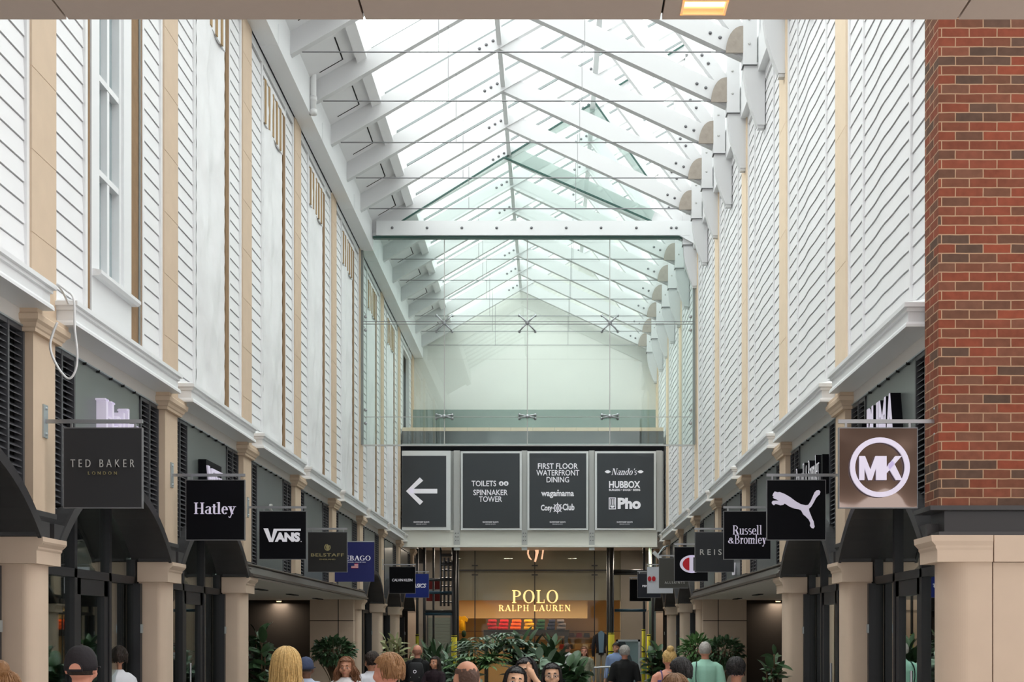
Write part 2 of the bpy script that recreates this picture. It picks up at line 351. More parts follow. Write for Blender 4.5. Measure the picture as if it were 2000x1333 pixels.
# ------------------------------------------------------------------ upper walls
OPEN=(1.02,2.55); OTOP=9.65; PITCH=.16
def boards(mb,s,y0,y1,z0,z1,wave=False):
    z=z0-((z0-4.5)%PITCH)
    n=1 if not wave else 14
    while z<z1:
        a=max(z,z0); b=min(z+PITCH-.009,z1)
        if b-a>.02:
            for i in range(n):
                ya=y0+(y1-y0)*i/n; yb=y0+(y1-y0)*(i+1)/n
                def off(y):
                    if not wave: return 0,0
                    t=(y-y0)/(y1-y0); g=math.exp(-((t-.55)/.16)**2); return .026*g+.006*math.sin(9*t), .008*math.sin(6.28*t)
                (da,za),(db,zb)=off(ya),off(yb)
                P=lambda d,y,zz:(SX(s,d),y,zz)
                vs=[P(-.036+da,ya,a+za),P(-.036+db,yb,a+zb),P(-.046+db,yb,b+zb),P(-.046+da,ya,b+za),
                    P(-.09+da,ya,a+za),P(-.09+db,yb,a+zb),P(-.09+db,yb,b+zb),P(-.09+da,ya,b+za)]
                mb.add(vs,[(0,1,2,3),(0,4,5,1),(3,2,6,7),(4,7,6,5)] if not wave else [(0,1,2,3),(0,4,5,1),(3,2,6,7)])
        z+=PITCH
for s,nm in (('L','left'),('R','right')):
    m=MB()
    for k in range(0,9):
        if s=='R' and k==0: continue
        P=PYC(k); e=min(P+BAY-.24,YE)
        if k==8: e=YE
        if s=='L':
            if e>P+OPEN[1]:
                boards(m,s,P+.3,P+OPEN[0]-.05,4.5,WT-.12); boards(m,s,P+OPEN[1]+.05,e-.06,4.5,WT-.12)
                boards(m,s,P+OPEN[0]-.05,P+OPEN[1]+.05,OTOP+.07,WT-.12)
                for y in (P+.24,P+OPEN[0]-.055,P+OPEN[1],e-.06): sbox(m,s,-.12,-.018,y,y+.055,4.5,WT-.12)
                sbox(m,s,-.12,-.02,P+OPEN[0]-.05,P+OPEN[1]+.05,OTOP,OTOP+.08)
            else: boards(m,s,P+.3,e,4.5,WT-.12)
        else:
            L=BAY-.48; a=P+.24
            t=[.0,.2,.77,1.0]
            if e<P+BAY-.5: boards(m,s,a,e,4.5,WT-.1)
            else:
                boards(m,s,a+.06,a+t[1]*L,4.5,WT-.1); boards(m,s,a+t[1]*L+.05,a+t[2]*L,4.5,WT-.1,wave=True); boards(m,s,a+t[2]*L+.05,e-.06,4.5,WT-.1)
                for y in (a,a+t[1]*L,a+t[2]*L,e-.06): sbox(m,s,-.12,-.022,y,y+.05,4.5,WT-.1)
    sbox(m,s,-.12,-.02,6.9 if s=='L' else 10.5,YE,WT-.12,WT)
    m.c=1
    sbox(m,s,-.45,-.17,6.5 if s=='L' else 10.3,YE+5,4.2,WT+1.2)
    m.c=0
    sbox(m,s,-.45,-.16,6.5 if s=='L' else 10.3,YE,WT-.1,WT+1.5)
    obj('wall_'+nm,m,[M['white'],M['gap']],kind='structure',cat='wall',
        label='white clapboard upper wall with stone pilasters and '+('boarded windows' if s=='L' else 'wavy boards beyond the brick pillar'))
# ------------------------------------------------------------------ pilasters
def pilaster(s):
    k=2; y=PYC(k); st=M['sand'] if s=='L' else M['sandpale']
    r=root('stone_pilaster','x','pilaster',(SX(s,0),y,0),'stone pilasters on the '+SIDE[s])
    m=MB(); z=4.3
    bl=.64 if s=='L' else 1.4
    while z<WT-.01:
        z2=min(z+bl-.006,WT); sbox(m,s,-.14,0,y-.25,y+.25,z,z2); z+=bl
    sbox(m,s,-.14,-.004,y-.247,y+.247,4.3,WT)
    obj('upper_strip',m,st,r)
    m=MB()
    prof=[(.05,4.165),(.055,4.19),(.07,4.20),(.085,4.225),(.115,4.245),(.12,4.285),(.10,4.30),(.10,4.33)]
    rings=[]
    for e,z in prof: rings.append([(SX(s,-.2),y-.225-e,z),(SX(s,e*.7),y-.225-e,z),(SX(s,e*.7),y+.225+e,z),(SX(s,-.2),y+.225+e,z)])
    m.loft(rings); obj('cap',m,M['sand'],r)
    obj('shaft',sbox(MB(),s,-.2,0,y-.225,y+.225,2.8,4.17),M['sand'],r)
    m=MB(); m.loft([[(SX(s,-.25),y-w,z),(SX(s,d),y-w,z),(SX(s,d),y+w,z),(SX(s,-.25),y+w,z)] for w,d,z in ((.16,-.04,2.59),(.17,-.03,2.62),(.2,0,2.74),(.235,.01,2.76),(.235,.01,2.80))])
    obj('metal_shoe',m,M['hood'],r)
    return r
for s in 'LR':
    p=pilaster(s); ks=[1,2,3,4,5,6,7,8,9] if s=='L' else [2,3,4,5,6,7,8,9]
    for i,k in enumerate(ks):
        o=p if k==2 else dup(p,dy=BAY*(k-2))
        o['label']='%s stone pilaster from the entrance on the %s'%(ORD[i],SIDE[s])
# ------------------------------------------------------------------ cornices with frieze (trim)
CP=[(-.1,4.64),(-.03,4.60),(.15,4.535),(.18,4.525),(.18,4.49),(.158,4.484),(.158,4.458),(.14,4.452),(.14,4.375),(.158,4.37),(.165,4.352),(.165,4.33),(-.04,4.33),(-.04,4.36),(-.1,4.36)]
n=0
for s in 'LR':
    for k in range(0 if s=='L' else 1,9):
        P=PYC(k); y0=P+.22 if (s=='L' or k>1) else 10.64; y1=min(P+BAY-.21,YE); n+=1
        m=MB(); rings=[]
        for d,z in CP[:-2]:
            q=min(.3,.18-d); yb_=min(y1-q,YE) if y1<YE else YE
            rings.append([(SX(s,-.12),y0+q,z),(SX(s,d),y0+q,z),(SX(s,d),yb_,z),(SX(s,-.12),yb_,z)])
        m.loft(rings); m.c=1
        sbox(m,s,-.14,-.065,max(P+.2,y0-.02),min(P+BAY-.2,YE),4.205,4.345)
        m.c=2; sbox(m,s,-.09,-.05,max(P+.2,y0-.02),min(P+BAY-.2,YE),4.195,4.208)
        i=k if s=='L' else k-1
        obj('trim_%d'%n,m,[M['steelwhite'],M['frieze'],M['galv']],kind='structure',cat='cornice',label='%s white moulded cornice length from the entrance, %s'%(ORD[i],SIDE[s]))
# ------------------------------------------------------------------ stone columns
def column(s):
    k=2; y=PYC(k)
    r=root('stone_column','x','column',(SX(s,-.1),y,0),'stone columns on the '+SIDE[s])
    m=MB(); pts=[]
    for a in range(37):
        t=math.pi*a/36; pts.append((SX(s,-.12+.118*math.sin(t)**.6 if 0<a<36 else -.12),y-.205*math.cos(t)))
    pts=[(SX(s,-.28),y-.205)]+pts+[(SX(s,-.28),y+.205)]
    m.prism(pts,'z',0,2.385); obj('shaft',m,M['stone'],r,smooth=False)
    m=MB(); rings=[]
    for e,z in ((.0,2.38),(.0,2.48),(.012,2.495),(.012,2.51),(.04,2.535),(.05,2.55),(.05,2.585)):
        rings.append([(SX(s,-.28),y-.25,z),(SX(s,.035+e),y-.25,z),(SX(s,.035+e),y+.25,z),(SX(s,-.28),y+.25,z)])
    m.loft(rings); obj('capital',m,M['stone'],r)
    return r
for s in 'LR':
    p=column(s); ks=[1,2,3,6,7,8] if s=='L' else [2,3,6,7,8]
    for i,k in enumerate(ks):
        o=p if k==2 else dup(p,dy=BAY*(k-2))
        o['label']='%s round-fronted stone column from the entrance on the %s'%(ORD[i],SIDE[s])
# ------------------------------------------------------------------ louvres, fascia panels, arched hoods, shopfronts
ARCH=[0,1,2,6,7,8]; HALF,RISE,ZSP=1.485,.62,2.59
RI=(HALF**2+RISE**2)/(2*RISE); ZC=ZSP+RISE-RI; RO=RI+.075
def arcz(dy,R): 
    t=R*R-dy*dy; return ZC+math.sqrt(t) if t>0 else ZC
def bayname(s,k): return '%s shopfront bay, %s'%(ORD[k if s=='L' else k-1],SIDE[s])
def louvre(s,k,a,b,lab):
    P=PYC(k); mid=P+BAY/2; arch=k in ARCH
    low=lambda y: max(2.7,arcz(y-mid,RO)-.02) if arch else 2.66
    m=MB(); y0,y1=P+a,P+b
    for y in (y0,(y0+y1)/2-.015,y1-.03): sbox(m,s,-.13,-.062,y,y+.03,min(low(y),low(y+.03)),4.2)
    sbox(m,s,-.13,-.065,y0,y1,4.16,4.2)
    z=2.72
    while z<4.15:
        ya,yb=y0+.02,y1-.02
        if arch:
            cut=math.sqrt(max(0,RO**2-(z-ZC)**2)) if z<ZC+RO else 0
            if yb<mid: yb=min(yb,mid-cut)
            else: ya=max(ya,mid+cut)
        if yb-ya>.04:
            m.add([(SX(s,-.07),ya,z),(SX(s,-.07),yb,z),(SX(s,-.118),yb,z+.034),(SX(s,-.118),ya,z+.034),
                   (SX(s,-.07),ya,z-.006),(SX(s,-.07),yb,z-.006),(SX(s,-.118),yb,z+.028),(SX(s,-.118),ya,z+.028)],[(0,1,2,3),(4,7,6,5),(0,4,5,1),(0,3,7,4),(1,5,6,2)])
        z+=.05
    obj('louvre_panel',m,M['louvre'],group='black louvre panels',cat='louvre',label=lab)
def fpanel(s,k):
    P=PYC(k); mid=P+BAY/2; arch=k in ARCH; y0,y1=P+.86,P+2.62
    if arch: poly=[(y1,4.2),(y0,4.2)]+[(y0+(y1-y0)*i/16,arcz(y0+(y1-y0)*i/16-mid,RO)-.03) for i in range(17)]
    else: poly=[(y1,4.2),(y0,4.2),(y0,2.68),(y1,2.68)]
    r=root('fascia_panel','grey-green fascia panel of the '+bayname(s,k),'panel',(SX(s,-.1),mid,3.6),'fascia panels over the shopfronts')
    obj('board',MB().prism(poly,'x',SX(s,-.125),SX(s,-.075)),M['panel'],r)
    m=MB()
    for i in range(5): m.cyl((SX(s,-.06),y0+.2+(y1-y0-.4)*i/4,4.19),.012,.03,'x',8)
    obj('fixing_studs',m,M['gap'],r)
    return r
fas={}
for s in 'LR':
    for k in range(0 if s=='L' else 1,9):
        P=PYC(k)
        if P+BAY>YE+1: continue
        louvre(s,k,.24,.85,'black louvre panel at the near end of the '+bayname(s,k))
        louvre(s,k,2.63,3.23,'black louvre panel at the far end of the '+bayname(s,k))
        fas[s,k]=fpanel(s,k)
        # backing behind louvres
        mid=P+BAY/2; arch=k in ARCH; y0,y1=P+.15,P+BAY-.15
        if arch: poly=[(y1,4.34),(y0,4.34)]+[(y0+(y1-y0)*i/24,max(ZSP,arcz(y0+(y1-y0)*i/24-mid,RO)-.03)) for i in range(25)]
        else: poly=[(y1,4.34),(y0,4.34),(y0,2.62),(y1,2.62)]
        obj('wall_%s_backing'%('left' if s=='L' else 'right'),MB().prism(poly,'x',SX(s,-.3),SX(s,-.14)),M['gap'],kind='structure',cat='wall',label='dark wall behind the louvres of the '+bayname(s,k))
        if arch:
            r=root('arched_hood','charcoal metal barrel-arched hood over the '+bayname(s,k),'canopy',(SX(s,0),mid,ZSP),'arched metal hoods over the shopfronts')
            a0=math.asin((ZSP-ZC)/RO); N=28
            def ring(ri,ro):
                o=[(mid+ro*math.cos(t),ZC+ro*math.sin(t)) for t in [math.pi-a0-(math.pi-2*a0)*i/N for i in range(N+1)]]
                q=[(mid+ri*math.cos(t),ZC+ri*math.sin(t)) for t in [a0+(math.pi-2*a0)*i/N for i in range(N+1)]]
                return o,q
            def ringmesh(ri,ro,d0,d1):
                mm=MB(); o,q=ring(ri,ro); q=q[::-1]
                for i in range(N): mm.prism([o[i],o[i+1],q[i+1],q[i]],'x',SX(s,d0),SX(s,d1))
                return mm
            obj('barrel',ringmesh(RI,RI+.05,-.40,.06),M['hood'],r,smooth=False)
            obj('front_rim',ringmesh(RI-.012,RO,.045,.075),M['hood'],r)
            for sg in (-1,1): obj('bearing_block',sbox(MB(),s,-.26,.06,mid+sg*(HALF-.03),mid+sg*(HALF+.2),ZSP,ZSP+.12),M['hood'],r)
            # shopfront
            D=-.34; tr=(2.35,2.43)
            w=root('window_%d'%(k+1+(20 if s=='R' else 0)),'glazed black-framed shopfront under the arch of the '+bayname(s,k),'shopfront',(SX(s,D),mid,0),kind='structure')
            m=MB(); mul=[.27,1.49,2.42,3.2]
            for j,a in enumerate(mul):
                y=P+a; h=arcz(y-mid,RI); sbox(m,s,D-.05,D+.05,y-.035,y+.035,0,max(h,2.5))
            sbox(m,s,D-.05,D+.05,P+.27,P+3.2,tr[0],tr[1]); sbox(m,s,D-.04,D+.04,P+.27,P+3.2,0,.12)
            obj('frame',m,M['dark'],w)
            m=MB()
            for a in (1.59,2.32): sbox(m,s,D-.04,D+.04,P+a-.05,P+a+.05,0,tr[0])
            sbox(m,s,D-.04,D+.04,P+1.54,P+2.37,2.2,2.35); sbox(m,s,D-.04,D+.04,P+1.54,P+2.37,0,.2)
            d=obj('door_leaf',m,M['dark'],w)
            obj('door_handle',MB().tube([(SX(s,D+.08),P+1.68,.9),(SX(s,D+.08),P+1.68,1.5)],.014),M['steel'],d)
            poly=[(P+.27,0.05),(P+3.2,.05)]+[(mid+RI*math.cos(t),ZC+RI*math.sin(t)) for t in [a0+(math.pi-2*a0)*i/N for i in range(N+1)] if ZC+RI*math.sin(t)>ZSP-.3 and abs(RI*math.cos(t))<1.46]
            obj('glass_pane',MB().prism(poly,'x',SX(s,D-.006),SX(s,D+.006)),M['shopglass'],w)
            # fold-back shutter posts beside the far column
            m=MB(); sbox(m,s,-.285,-.215,P+3.10,P+3.17,0,2.36)
            o=obj('folded_door_post',m,M['dark'],label='slim black post beside the far column of the '+bayname(s,k),cat='post',group='black posts beside the columns')
            for zz in (.35,1.1,1.85): obj('catch',sbox(MB(),s,-.217,-.203,P+3.105,P+3.16,zz,zz+.09),M['galv'],o)
# dark shop interiors behind the arches
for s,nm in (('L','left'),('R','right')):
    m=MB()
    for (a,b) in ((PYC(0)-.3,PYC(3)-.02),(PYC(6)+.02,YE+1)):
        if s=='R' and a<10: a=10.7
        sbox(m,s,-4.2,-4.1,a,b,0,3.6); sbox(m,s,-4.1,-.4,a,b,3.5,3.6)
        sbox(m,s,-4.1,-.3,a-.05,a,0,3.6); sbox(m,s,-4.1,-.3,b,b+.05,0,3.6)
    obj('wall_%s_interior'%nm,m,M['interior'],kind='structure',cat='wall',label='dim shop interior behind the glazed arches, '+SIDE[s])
# ------------------------------------------------------------------ flat canopies and the side passages under them
for s in 'LR':
    y0,y1=PYC(3)-.2,PYC(6)+.16
    r=root('flat_canopy','long flat brown-grey metal canopy over the side passage, '+SIDE[s],'canopy',(SX(s,0),(y0+y1)/2,2.6))
    m=MB(); sprism(m,s,[(-.1,2.80),(.02,2.78),(.05,2.765),(.05,2.75),(.03,2.745),(.09,2.64),(.12,2.632),(.12,2.60),(.08,2.598),(-.1,2.598)],y0,y1)
    obj('fascia',m,M['canopy'],r)
    obj('soffit',sbox(MB(),s,-4.5,.07,y0+.05,y1-.05,2.575,2.60),M['canopysoffit'],r)
    for i in range(4): obj('light_slot',sbox(MB(),s,-.75,-.65,y0+1.2+i*2.6,y0+1.9+i*2.6,2.562,2.578),M['gap'],r)
    yl=PYC(6)-.2; xl=SX(s,-1.7)
    t=root('passage_downlight','small warm downlight in the canopy soffit of the side passage, '+SIDE[s],'light',(xl,yl,2.57),'downlights in the side passages')  # the one on the boarded-window side is added to brighten its passage
    obj('housing',MB().cyl((xl,yl,2.56),.06,.03,'z',12),M['steelwhite'],t); obj('lens',MB().cyl((xl,yl,2.54),.05,.014,'z',12),M['lamp'],t)
    l=bpy.data.objects.new('bulb',bpy.data.lights.new('bulb','AREA')); C.objects.link(l); l.parent=t; l.location=(0,0,-.06); l.data.energy=7; l.data.size=.3; l.data.color=(1,.8,.6)
    m=MB(); ya=PYC(6)+.02
    sbox(m,s,-1.0,-.1,ya-.5,ya-.3,0,2.58)             # stone return next to the far column
    m.c=1; sbox(m,s,-1.01,-.1,ya-.506,ya-.3,2.13,2.145); sbox(m,s,-.42,-.405,ya-.506,ya-.3,0,2.58)
    m.c=0; sbox(m,s,-1.9,-1.38,ya+.6,ya+.8,0,2.58); 
    m.c=2; sbox(m,s,-2.3,-.9,ya+.55,ya+.6,2.2,2.58); sbox(m,s,-4.5,-.1,ya+.9,ya+1.0,0,2.6)
    sbox(m,s,-4.7,-4.5,y0,ya+1,0,2.6); sbox(m,s,-4.6,-.3,y0-.1,y0,0,2.6)
    m.c=2
    for a in (-2.32,-1.36,-1.18): sbox(m,s,a,a+.09,ya+.45,ya+.58,0,2.3)
    obj('wall_%s_passage'%('left' if s=='L' else 'right'),m,[M['stone'],M['gap'],M['dark']],kind='structure',cat='wall',label='recessed stone side passage under the flat canopy, '+SIDE[s])
# ------------------------------------------------------------------ brick pillar on its stone base (near end of the brick side)
X0=SX('R',0.02); ya,yb=10.25,10.63
zb=EYE+253*10.25/FPX; zt=9.2
r=root('brick_pillar','tall red brick pillar on a dark steel ledge above the stone base','pillar',(X0+1,ya,zb))
obj('brickwork',MB().box(X0,X0+3.2,ya,yb,zb,zt),M['brick'],r)
m=MB(); z1=EYE+196*10.2/FPX
m.box(X0+.05,X0+3.2,ya+.02,yb,z1+.03,zb-.03); m.box(X0-.09,X0+3.2,ya-.09,yb,zb-.035,zb); m.box(X0-.02,X0+3.2,ya-.08,yb,z1,z1+.03)
obj('steel_ledge',m,M['hood'],r)
r=root('stone_plinth','broad jointed stone base with capital moulding below the brick pillar','column',(X0+1,ya,0))
m=MB(); z1b=z1-.205
rings=[]
for e,z in ((0,z1b),(0,z1b+.09),(.012,z1b+.11),(.012,z1b+.125),(.045,z1b+.16),(.05,z1)):
    rings.append([(X0-.04-e,ya-.1-e*.2,z),(X0+.39,ya-.1-e*.2,z),(X0+.39,yb,z),(X0-.04-e,yb,z)])
m.loft(rings); obj('capital',m,M['stone'],r)
obj('capital_block',MB().box(X0+.40,X0+3.2,ya-.1,yb,z1b,z1),M['stone'],r)
m=MB(); pts=[(X0+.39,yb),(X0+.08,yb)]
for i in range(19):
    t=math.pi/2*i/18; pts.append((X0+.02+.2*(1-math.cos(t)),ya+.12-.2*math.sin(t)))
pts.append((X0+.39,ya-.08)); m.prism(pts,'z',0,z1b+.003); obj('shaft',m,M['stone'],r)
obj('plinth_wall',MB().box(X0+.40,X0+3.2,ya-.08,yb,0,z1b-.004),M['stone'],r)
# ------------------------------------------------------------------ boarded openings and the sash window
def boarded():
    s='L'; k=2; P=PYC(k); a,b=P+OPEN[0],P+OPEN[1]; mid=(a+b)/2
    r=root('boarded_window','x','boarded window',(SX(s,-.05),mid,4.6),'paper-covered boarded windows')
    m=MB(); N,Q=22,80; vs=[]; fs=[]; rnd=random.Random(3)
    for i in range(Q+1):
        z=4.5+(OTOP-4.5)*i/Q
        for j in range(N+1):
            y=a+.07+(b-a-.24)*j/N+(.012*math.sin(i*1.7)*(1 if j in (0,N) else 0))
            e_=min(1,3*math.sin(math.pi*j/N)); d=-.032+e_*(.045*noise.noise(Vector((y*1.8,z*.8,4)))-.05*abs(noise.noise(Vector((y*2.6+z*.7,z*1.3-y*.5,9))))+.012*noise.noise(Vector((y*9,z*4,2))))
            vs.append((SX(s,d),y,z))
    for i in range(Q):
        for j in range(N): q=i*(N+1)+j; fs.append((q,q+1,q+N+2,q+N+1))
    m.add(vs,fs); m.add([(x-.02,y,z) for x,y,z in vs],[f[::-1] for f in fs]); obj('wrap_sheet',m,M['sheet'],r,smooth=True)
    for y0,y1 in ((a-.04,a+.04),(b-.16,b+.0)):
        obj('side_post',sbox(MB(),s,-.16,-.04 if y0<a else -.02,y0,y1,4.5,OTOP),M['brown'],r)
    obj('dark_reveal',sbox(MB(),s,-.165,-.13,a,b,4.5,OTOP),M['gap'],r)
    for i in range(5):
        y=a+.12+i*.255; obj('timber_batten',sbox(MB(),s,-.045,-.01,y,y+.075,OTOP-.62,OTOP-.01),M['batten'],r)
    m=MB(); sbox(m,s,-.05,-.025,a+.1,b-.05,OTOP-.62,OTOP-.03); obj('head_board',m,M['white'],r)
    return r
p=boarded()
for i,k in enumerate(range(2,8)):
    o=p if k==2 else dup(p,dy=BAY*(k-2))
    o['label']='%s paper-covered window opening with pine battens beyond the sash window'%(['first','second','third','fourth','fifth','sixth'][i])
s='L'; P=PYC(1); a,b=P+OPEN[0],P+OPEN[1]
w=root('window_1','white sash window with projecting sill on the boarded-window side','window',(SX(s,0),(a+b)/2,5),kind='structure')
m=MB(); A,B=a+.1,b-.34
for y0,y1,d in ((A,A+.2,-.02),(B-.22,B,-.02),(A+.2,A+.26,-.045),(B-.28,B-.22,-.045)): sbox(m,s,-.14,d,y0,y1,5.0,8.6)
sbox(m,s,-.14,-.02,A,B,4.5,5.0); sbox(m,s,-.14,-.02,A,B,8.5,9.65)
obj('surround',m,M['steelwhite'],w)
m=MB(); sprism(m,s,[(-.1,5.06),(.06,5.03),(.06,5.0),(.03,4.98),(-.1,4.98)],A+.02,B+.04); obj('sill',m,M['steelwhite'],w)
m=MB(); gy0,gy1=A+.22,B-.24
sbox(m,s,-.12,-.055,(gy0+gy1)/2-.03,(gy0+gy1)/2+.03,5,8.5)
for z in (5.05,5.95,6.8,7.65): sbox(m,s,-.12,-.05,gy0,gy1,z,z+.055)
obj('glazing_bars',m,M['steelwhite'],w)
obj('glass_pane',sbox(MB(),s,-.125,-.115,gy0,gy1,5,8.5),mat('sash_glass',srgb(150,165,168),.05,spec=1,var=.25,scale=1.1),w)
m=MB(); 
for y0,y1 in ((a-.04,a+.08),(b-.32,b-.0)): sbox(m,s,-.16,-.028,y0,y1,4.5,OTOP)
obj('timber_reveal',m,M['brown'],w)
m=MB().tube([(SX(s,-.02),b-.1,4.5),(SX(s,-.02),b-.09,7),(SX(s,-.02),b-.11,OTOP)],.012); obj('reveal_cable',m,M['gbar'],w)
# hanging cable by the first pilaster
Y=9.98
pts=[(Xp(x,Y),Y-.0,Zp(y,Y)) for x,y in ((117,556),(122,590),(125,612),(112,556),(130,568),(144,585),(146,640),(151,690),(148,722),(136,740),(120,728),(104,700),(98,675),(104,650),(112,630))]
def smooth_pts(p,n=5):
    out=[]; P=[Vector(q) for q in p]
    for i in range(len(P)-1):
        p0,p1,p2,p3=P[max(i-1,0)],P[i],P[i+1],P[min(i+2,len(P)-1)]
        for k in range(n):
            t=k/n; out.append(.5*((2*p1)+(p2-p0)*t+(2*p0-5*p1+4*p2-p3)*t*t+(3*p1-p0-3*p2+p3)*t**3))
    return out+[P[-1]]
obj('hanging_cable',MB().tube(smooth_pts([(-3.90,10.62,4.50),(-3.83,10.3,4.52)]+[(x,y,z) for x,y,z in pts[3:]]),.009,6),M['pipe'],smooth=True,label='loose white cable loop hanging beside the nearest pilaster cap',cat='cable')
# ------------------------------------------------------------------ roof
XB=-3.744; AX=-.886; ZF=10.16; ZA=10.16+.575*(-.886+3.744); XR=2.745; ZR=10.19; RD=.33
TY=[18.9+1.73*i for i in range(-2,12)]                   # roof frame positions
DX=.86; sl=.575; sr=(ZA-ZR)/(2.59-AX)
lz=lambda x: ZF+sl*(x-XB)                                # underside of the long slopes
rz=lambda x: ZA-sr*(x-AX)
m=MB().box(-4.0,XB,6.9,YE,WT,WT+.28); m.box(-4.0,XB,6.9,YE,WT+.28,10.62)
for y in TY[::2]: m.box(-4.004,XB+.004,y-.9,y-.895,WT-.003,WT+.285)
obj('trim_40',m,M['steelwhite'],kind='structure',cat='beam',label='white boxed eaves beam along the top of the boarded-window wall')
m=MB().box(3.0,3.5,12,YE,WT+.2,11.2); m.box(2.96,3.1,12,YE,WT,WT+.5)
obj('trim_41',m,M['steelwhite'],kind='structure',cat='beam',label='white eaves beam along the top of the wavy clapboard wall')
G=.62   # glass plane above rafter underside
def slab(f,xa,xb,y0,y1,o,t):
    return MB().prism([(xa,f(xa)+o),(xb,f(xb)+o),(xb,f(xb)+o+t),(xa,f(xa)+o+t)],'y',y0,y1)
KX=-3.02
obj('roof_soffit',slab(lz,-4.2,KX,8,YE,RD,.06),M['white'],kind='structure',cat='roof',label='white lining strip low on the glazed roof slope')
m=MB().prism([(KX-.02,lz(KX)+.22),(KX+.13,lz(KX+.13)+.22),(KX+.13,lz(KX+.13)+G+.02),(KX-.02,lz(KX-.02)+G+.02)],'y',8,YE)
m.prism([(-4.3,lz(-4.3)+RD+.06),(KX,lz(KX)+RD+.06),(KX,lz(KX)+G),(-4.3,lz(-4.3)+G)],'y',8,YE)
obj('roof_kerb',m,M['white'],kind='structure',cat='roof',label='white upstand kerb along the foot of the roof glass')
obj('roof_glass',slab(lz,KX,2.95,8,YE,G,.012),M['roofglass'],kind='structure',cat='roof',label='clear roof glass rising from the kerb to the brick pillar side')
m=MB()
y=9.0
while y<YE:
    if min(abs(y-t) for t in TY)>.2: m.add(*gg(slab(lz,KX+.1,2.95,y-.02,y+.02,G-.05,.05)))
    y+=1.73/3
obj('roof_glazing_bars',m,M['gbar'],kind='structure',cat='roof',label='slim grey glazing bars under the clear roof slope')
obj('window_80',MB().box(2.96,2.972,8,YE,11.1,lz(2.96)+G),M['roofglass'],kind='structure',cat='window',label='clear upright clerestory glass over the wavy clapboard wall')
m=MB().box(2.93,3.0,8,YE,lz(2.95)+G-.12,lz(2.95)+G+.02); obj('trim_43',m,M['steelwhite'],kind='structure',cat='beam',label='white head beam along the top of the clerestory glass')
m=MB().box(AX-.04,AX+.04,8,YE,ZA+.06,ZA+.30); m.box(DX-.05,DX+.05,8,YE,lz(DX)+.04,lz(DX)+.27)
obj('roof_purlin',m,M['steelwhite'],label='white purlins running along the arcade under the roof glass',cat='beam',kind='structure')
SLOT=MB()
def truss():
    Y=0; T=.12
    r=root('roof_truss','x','roof truss',(AX,Y,ZF),'white roof trusses along the arcade')
    ax=.10
    m=MB().prism([(XB,lz(XB)),(2.86,lz(2.86)),(2.86,lz(2.86)+RD),(XB,lz(XB)+RD)],'y',Y-T/2,Y+T/2); m2=m
    a=obj('rafter',m,M['trusswhite'],r)
    m=MB().prism([(AX-.02,rz(AX-.02)-.0),(XR,rz(XR)),(XR,rz(XR)+RD),(AX-.02,rz(AX-.02)+RD)],'y',Y-T/2+.03,Y+T/2+.05)
    b=obj('rafter',m,M['trusswhite'],r)
    m=MB().prism([(DX-.02,lz(DX-.02)+.03),(DX+.22,lz(DX+.22)+.03),(XR,10.62),(XR,10.28)],'y',Y-T/2+.03,Y+T/2+.05)
    e=obj('strut',m,M['trusswhite'],r)
    m=MB()
    for x,z in ((2.36,10.93),(2.46,10.80)): obj('foot_bolt',MB().ell((x,Y-T/2+.026,z),(.026,.016,.026),10,6),M['bolt'],e,smooth=True)
    m=MB()
    for x0_,n_ in ((AX-.22,3),(DX-.2,3)):
      for i in range(n_):
        x=x0_+(i-1)*.115; obj('apex_bolt',MB().ell((x,Y-T/2-.004,lz(x)+RD*.55),(.028,.018,.028),10,6),M['bolt'],a,smooth=True)
    m=MB()
    for x in (2.28,2.42): obj('foot_bolt',MB().ell((x,Y-T/2+.026,rz(x)+RD*.45),(.026,.016,.026),10,6),M['bolt'],b,smooth=True)
    m=MB().box(2.80,2.92,Y-.06,Y+.06,11.0,lz(2.85)+.05); m.box(XR-.003,2.94,Y-.1,Y+.08,10.0,11.05); m.c=1; m.box(XR-.006,2.945,Y-.103,Y+.083,9.995,10.003)
    pst=obj('end_post',m,[M['trusswhite'],M['bolt']],r)
    m=MB()
    for x,z in ((2.83,10.65),(2.83,10.3)): obj('post_bolt',MB().ell((x,Y-.104,z),(.02,.014,.02),10,6),M['postgrey'],pst,smooth=True)
    # curved bracket down to the wall
    inner=[(2.76,10.05),(2.765,9.85),(2.80,9.62),(2.87,9.38),(2.955,9.15)]
    m=MB().prism(inner+[(3.06,9.15),(3.06,10.05)],'y',Y-.07,Y+.07); m.box(2.96,3.05,Y-.05,Y+.05,9.11,9.16)
    obj('curved_bracket',m,M['trusswhite'],r)
    cx,cz=XR,10.17
    pts=[(cx,cz),(cx,cz+.385)]+[(cx-.25*math.sin(t)**.9,cz+.385*math.cos(t)) for t in [math.pi/2*i/8 for i in range(1,9)]]
    obj('gusset_plate',MB().prism(pts,'y',Y-.10,Y-.075),M['ply'],r)
    zr=10.215
    m=MB().tube([(-3.58,Y-.02,zr),(2.52,Y-.02,zr)],.011,6); obj('tie_rod',m,M['rod'],r)
    for x,f in ((-1.62,lz),(.48,rz)): obj('hanger_wire',MB().tube([(x,Y-.02,zr),(x,Y-.02,f(x)+.05)],.005,5),M['rod'],r)
    m=MB().box(XB,XB+.28,Y+.06,Y+.10,lz(XB)+RD-.10,lz(XB)+RD+.02); obj('shadow_gap',m,M['postgrey'],r)
    # access hatch outline on the lining panel behind
    return r
tr=truss(); idx=0
TIE=27.55
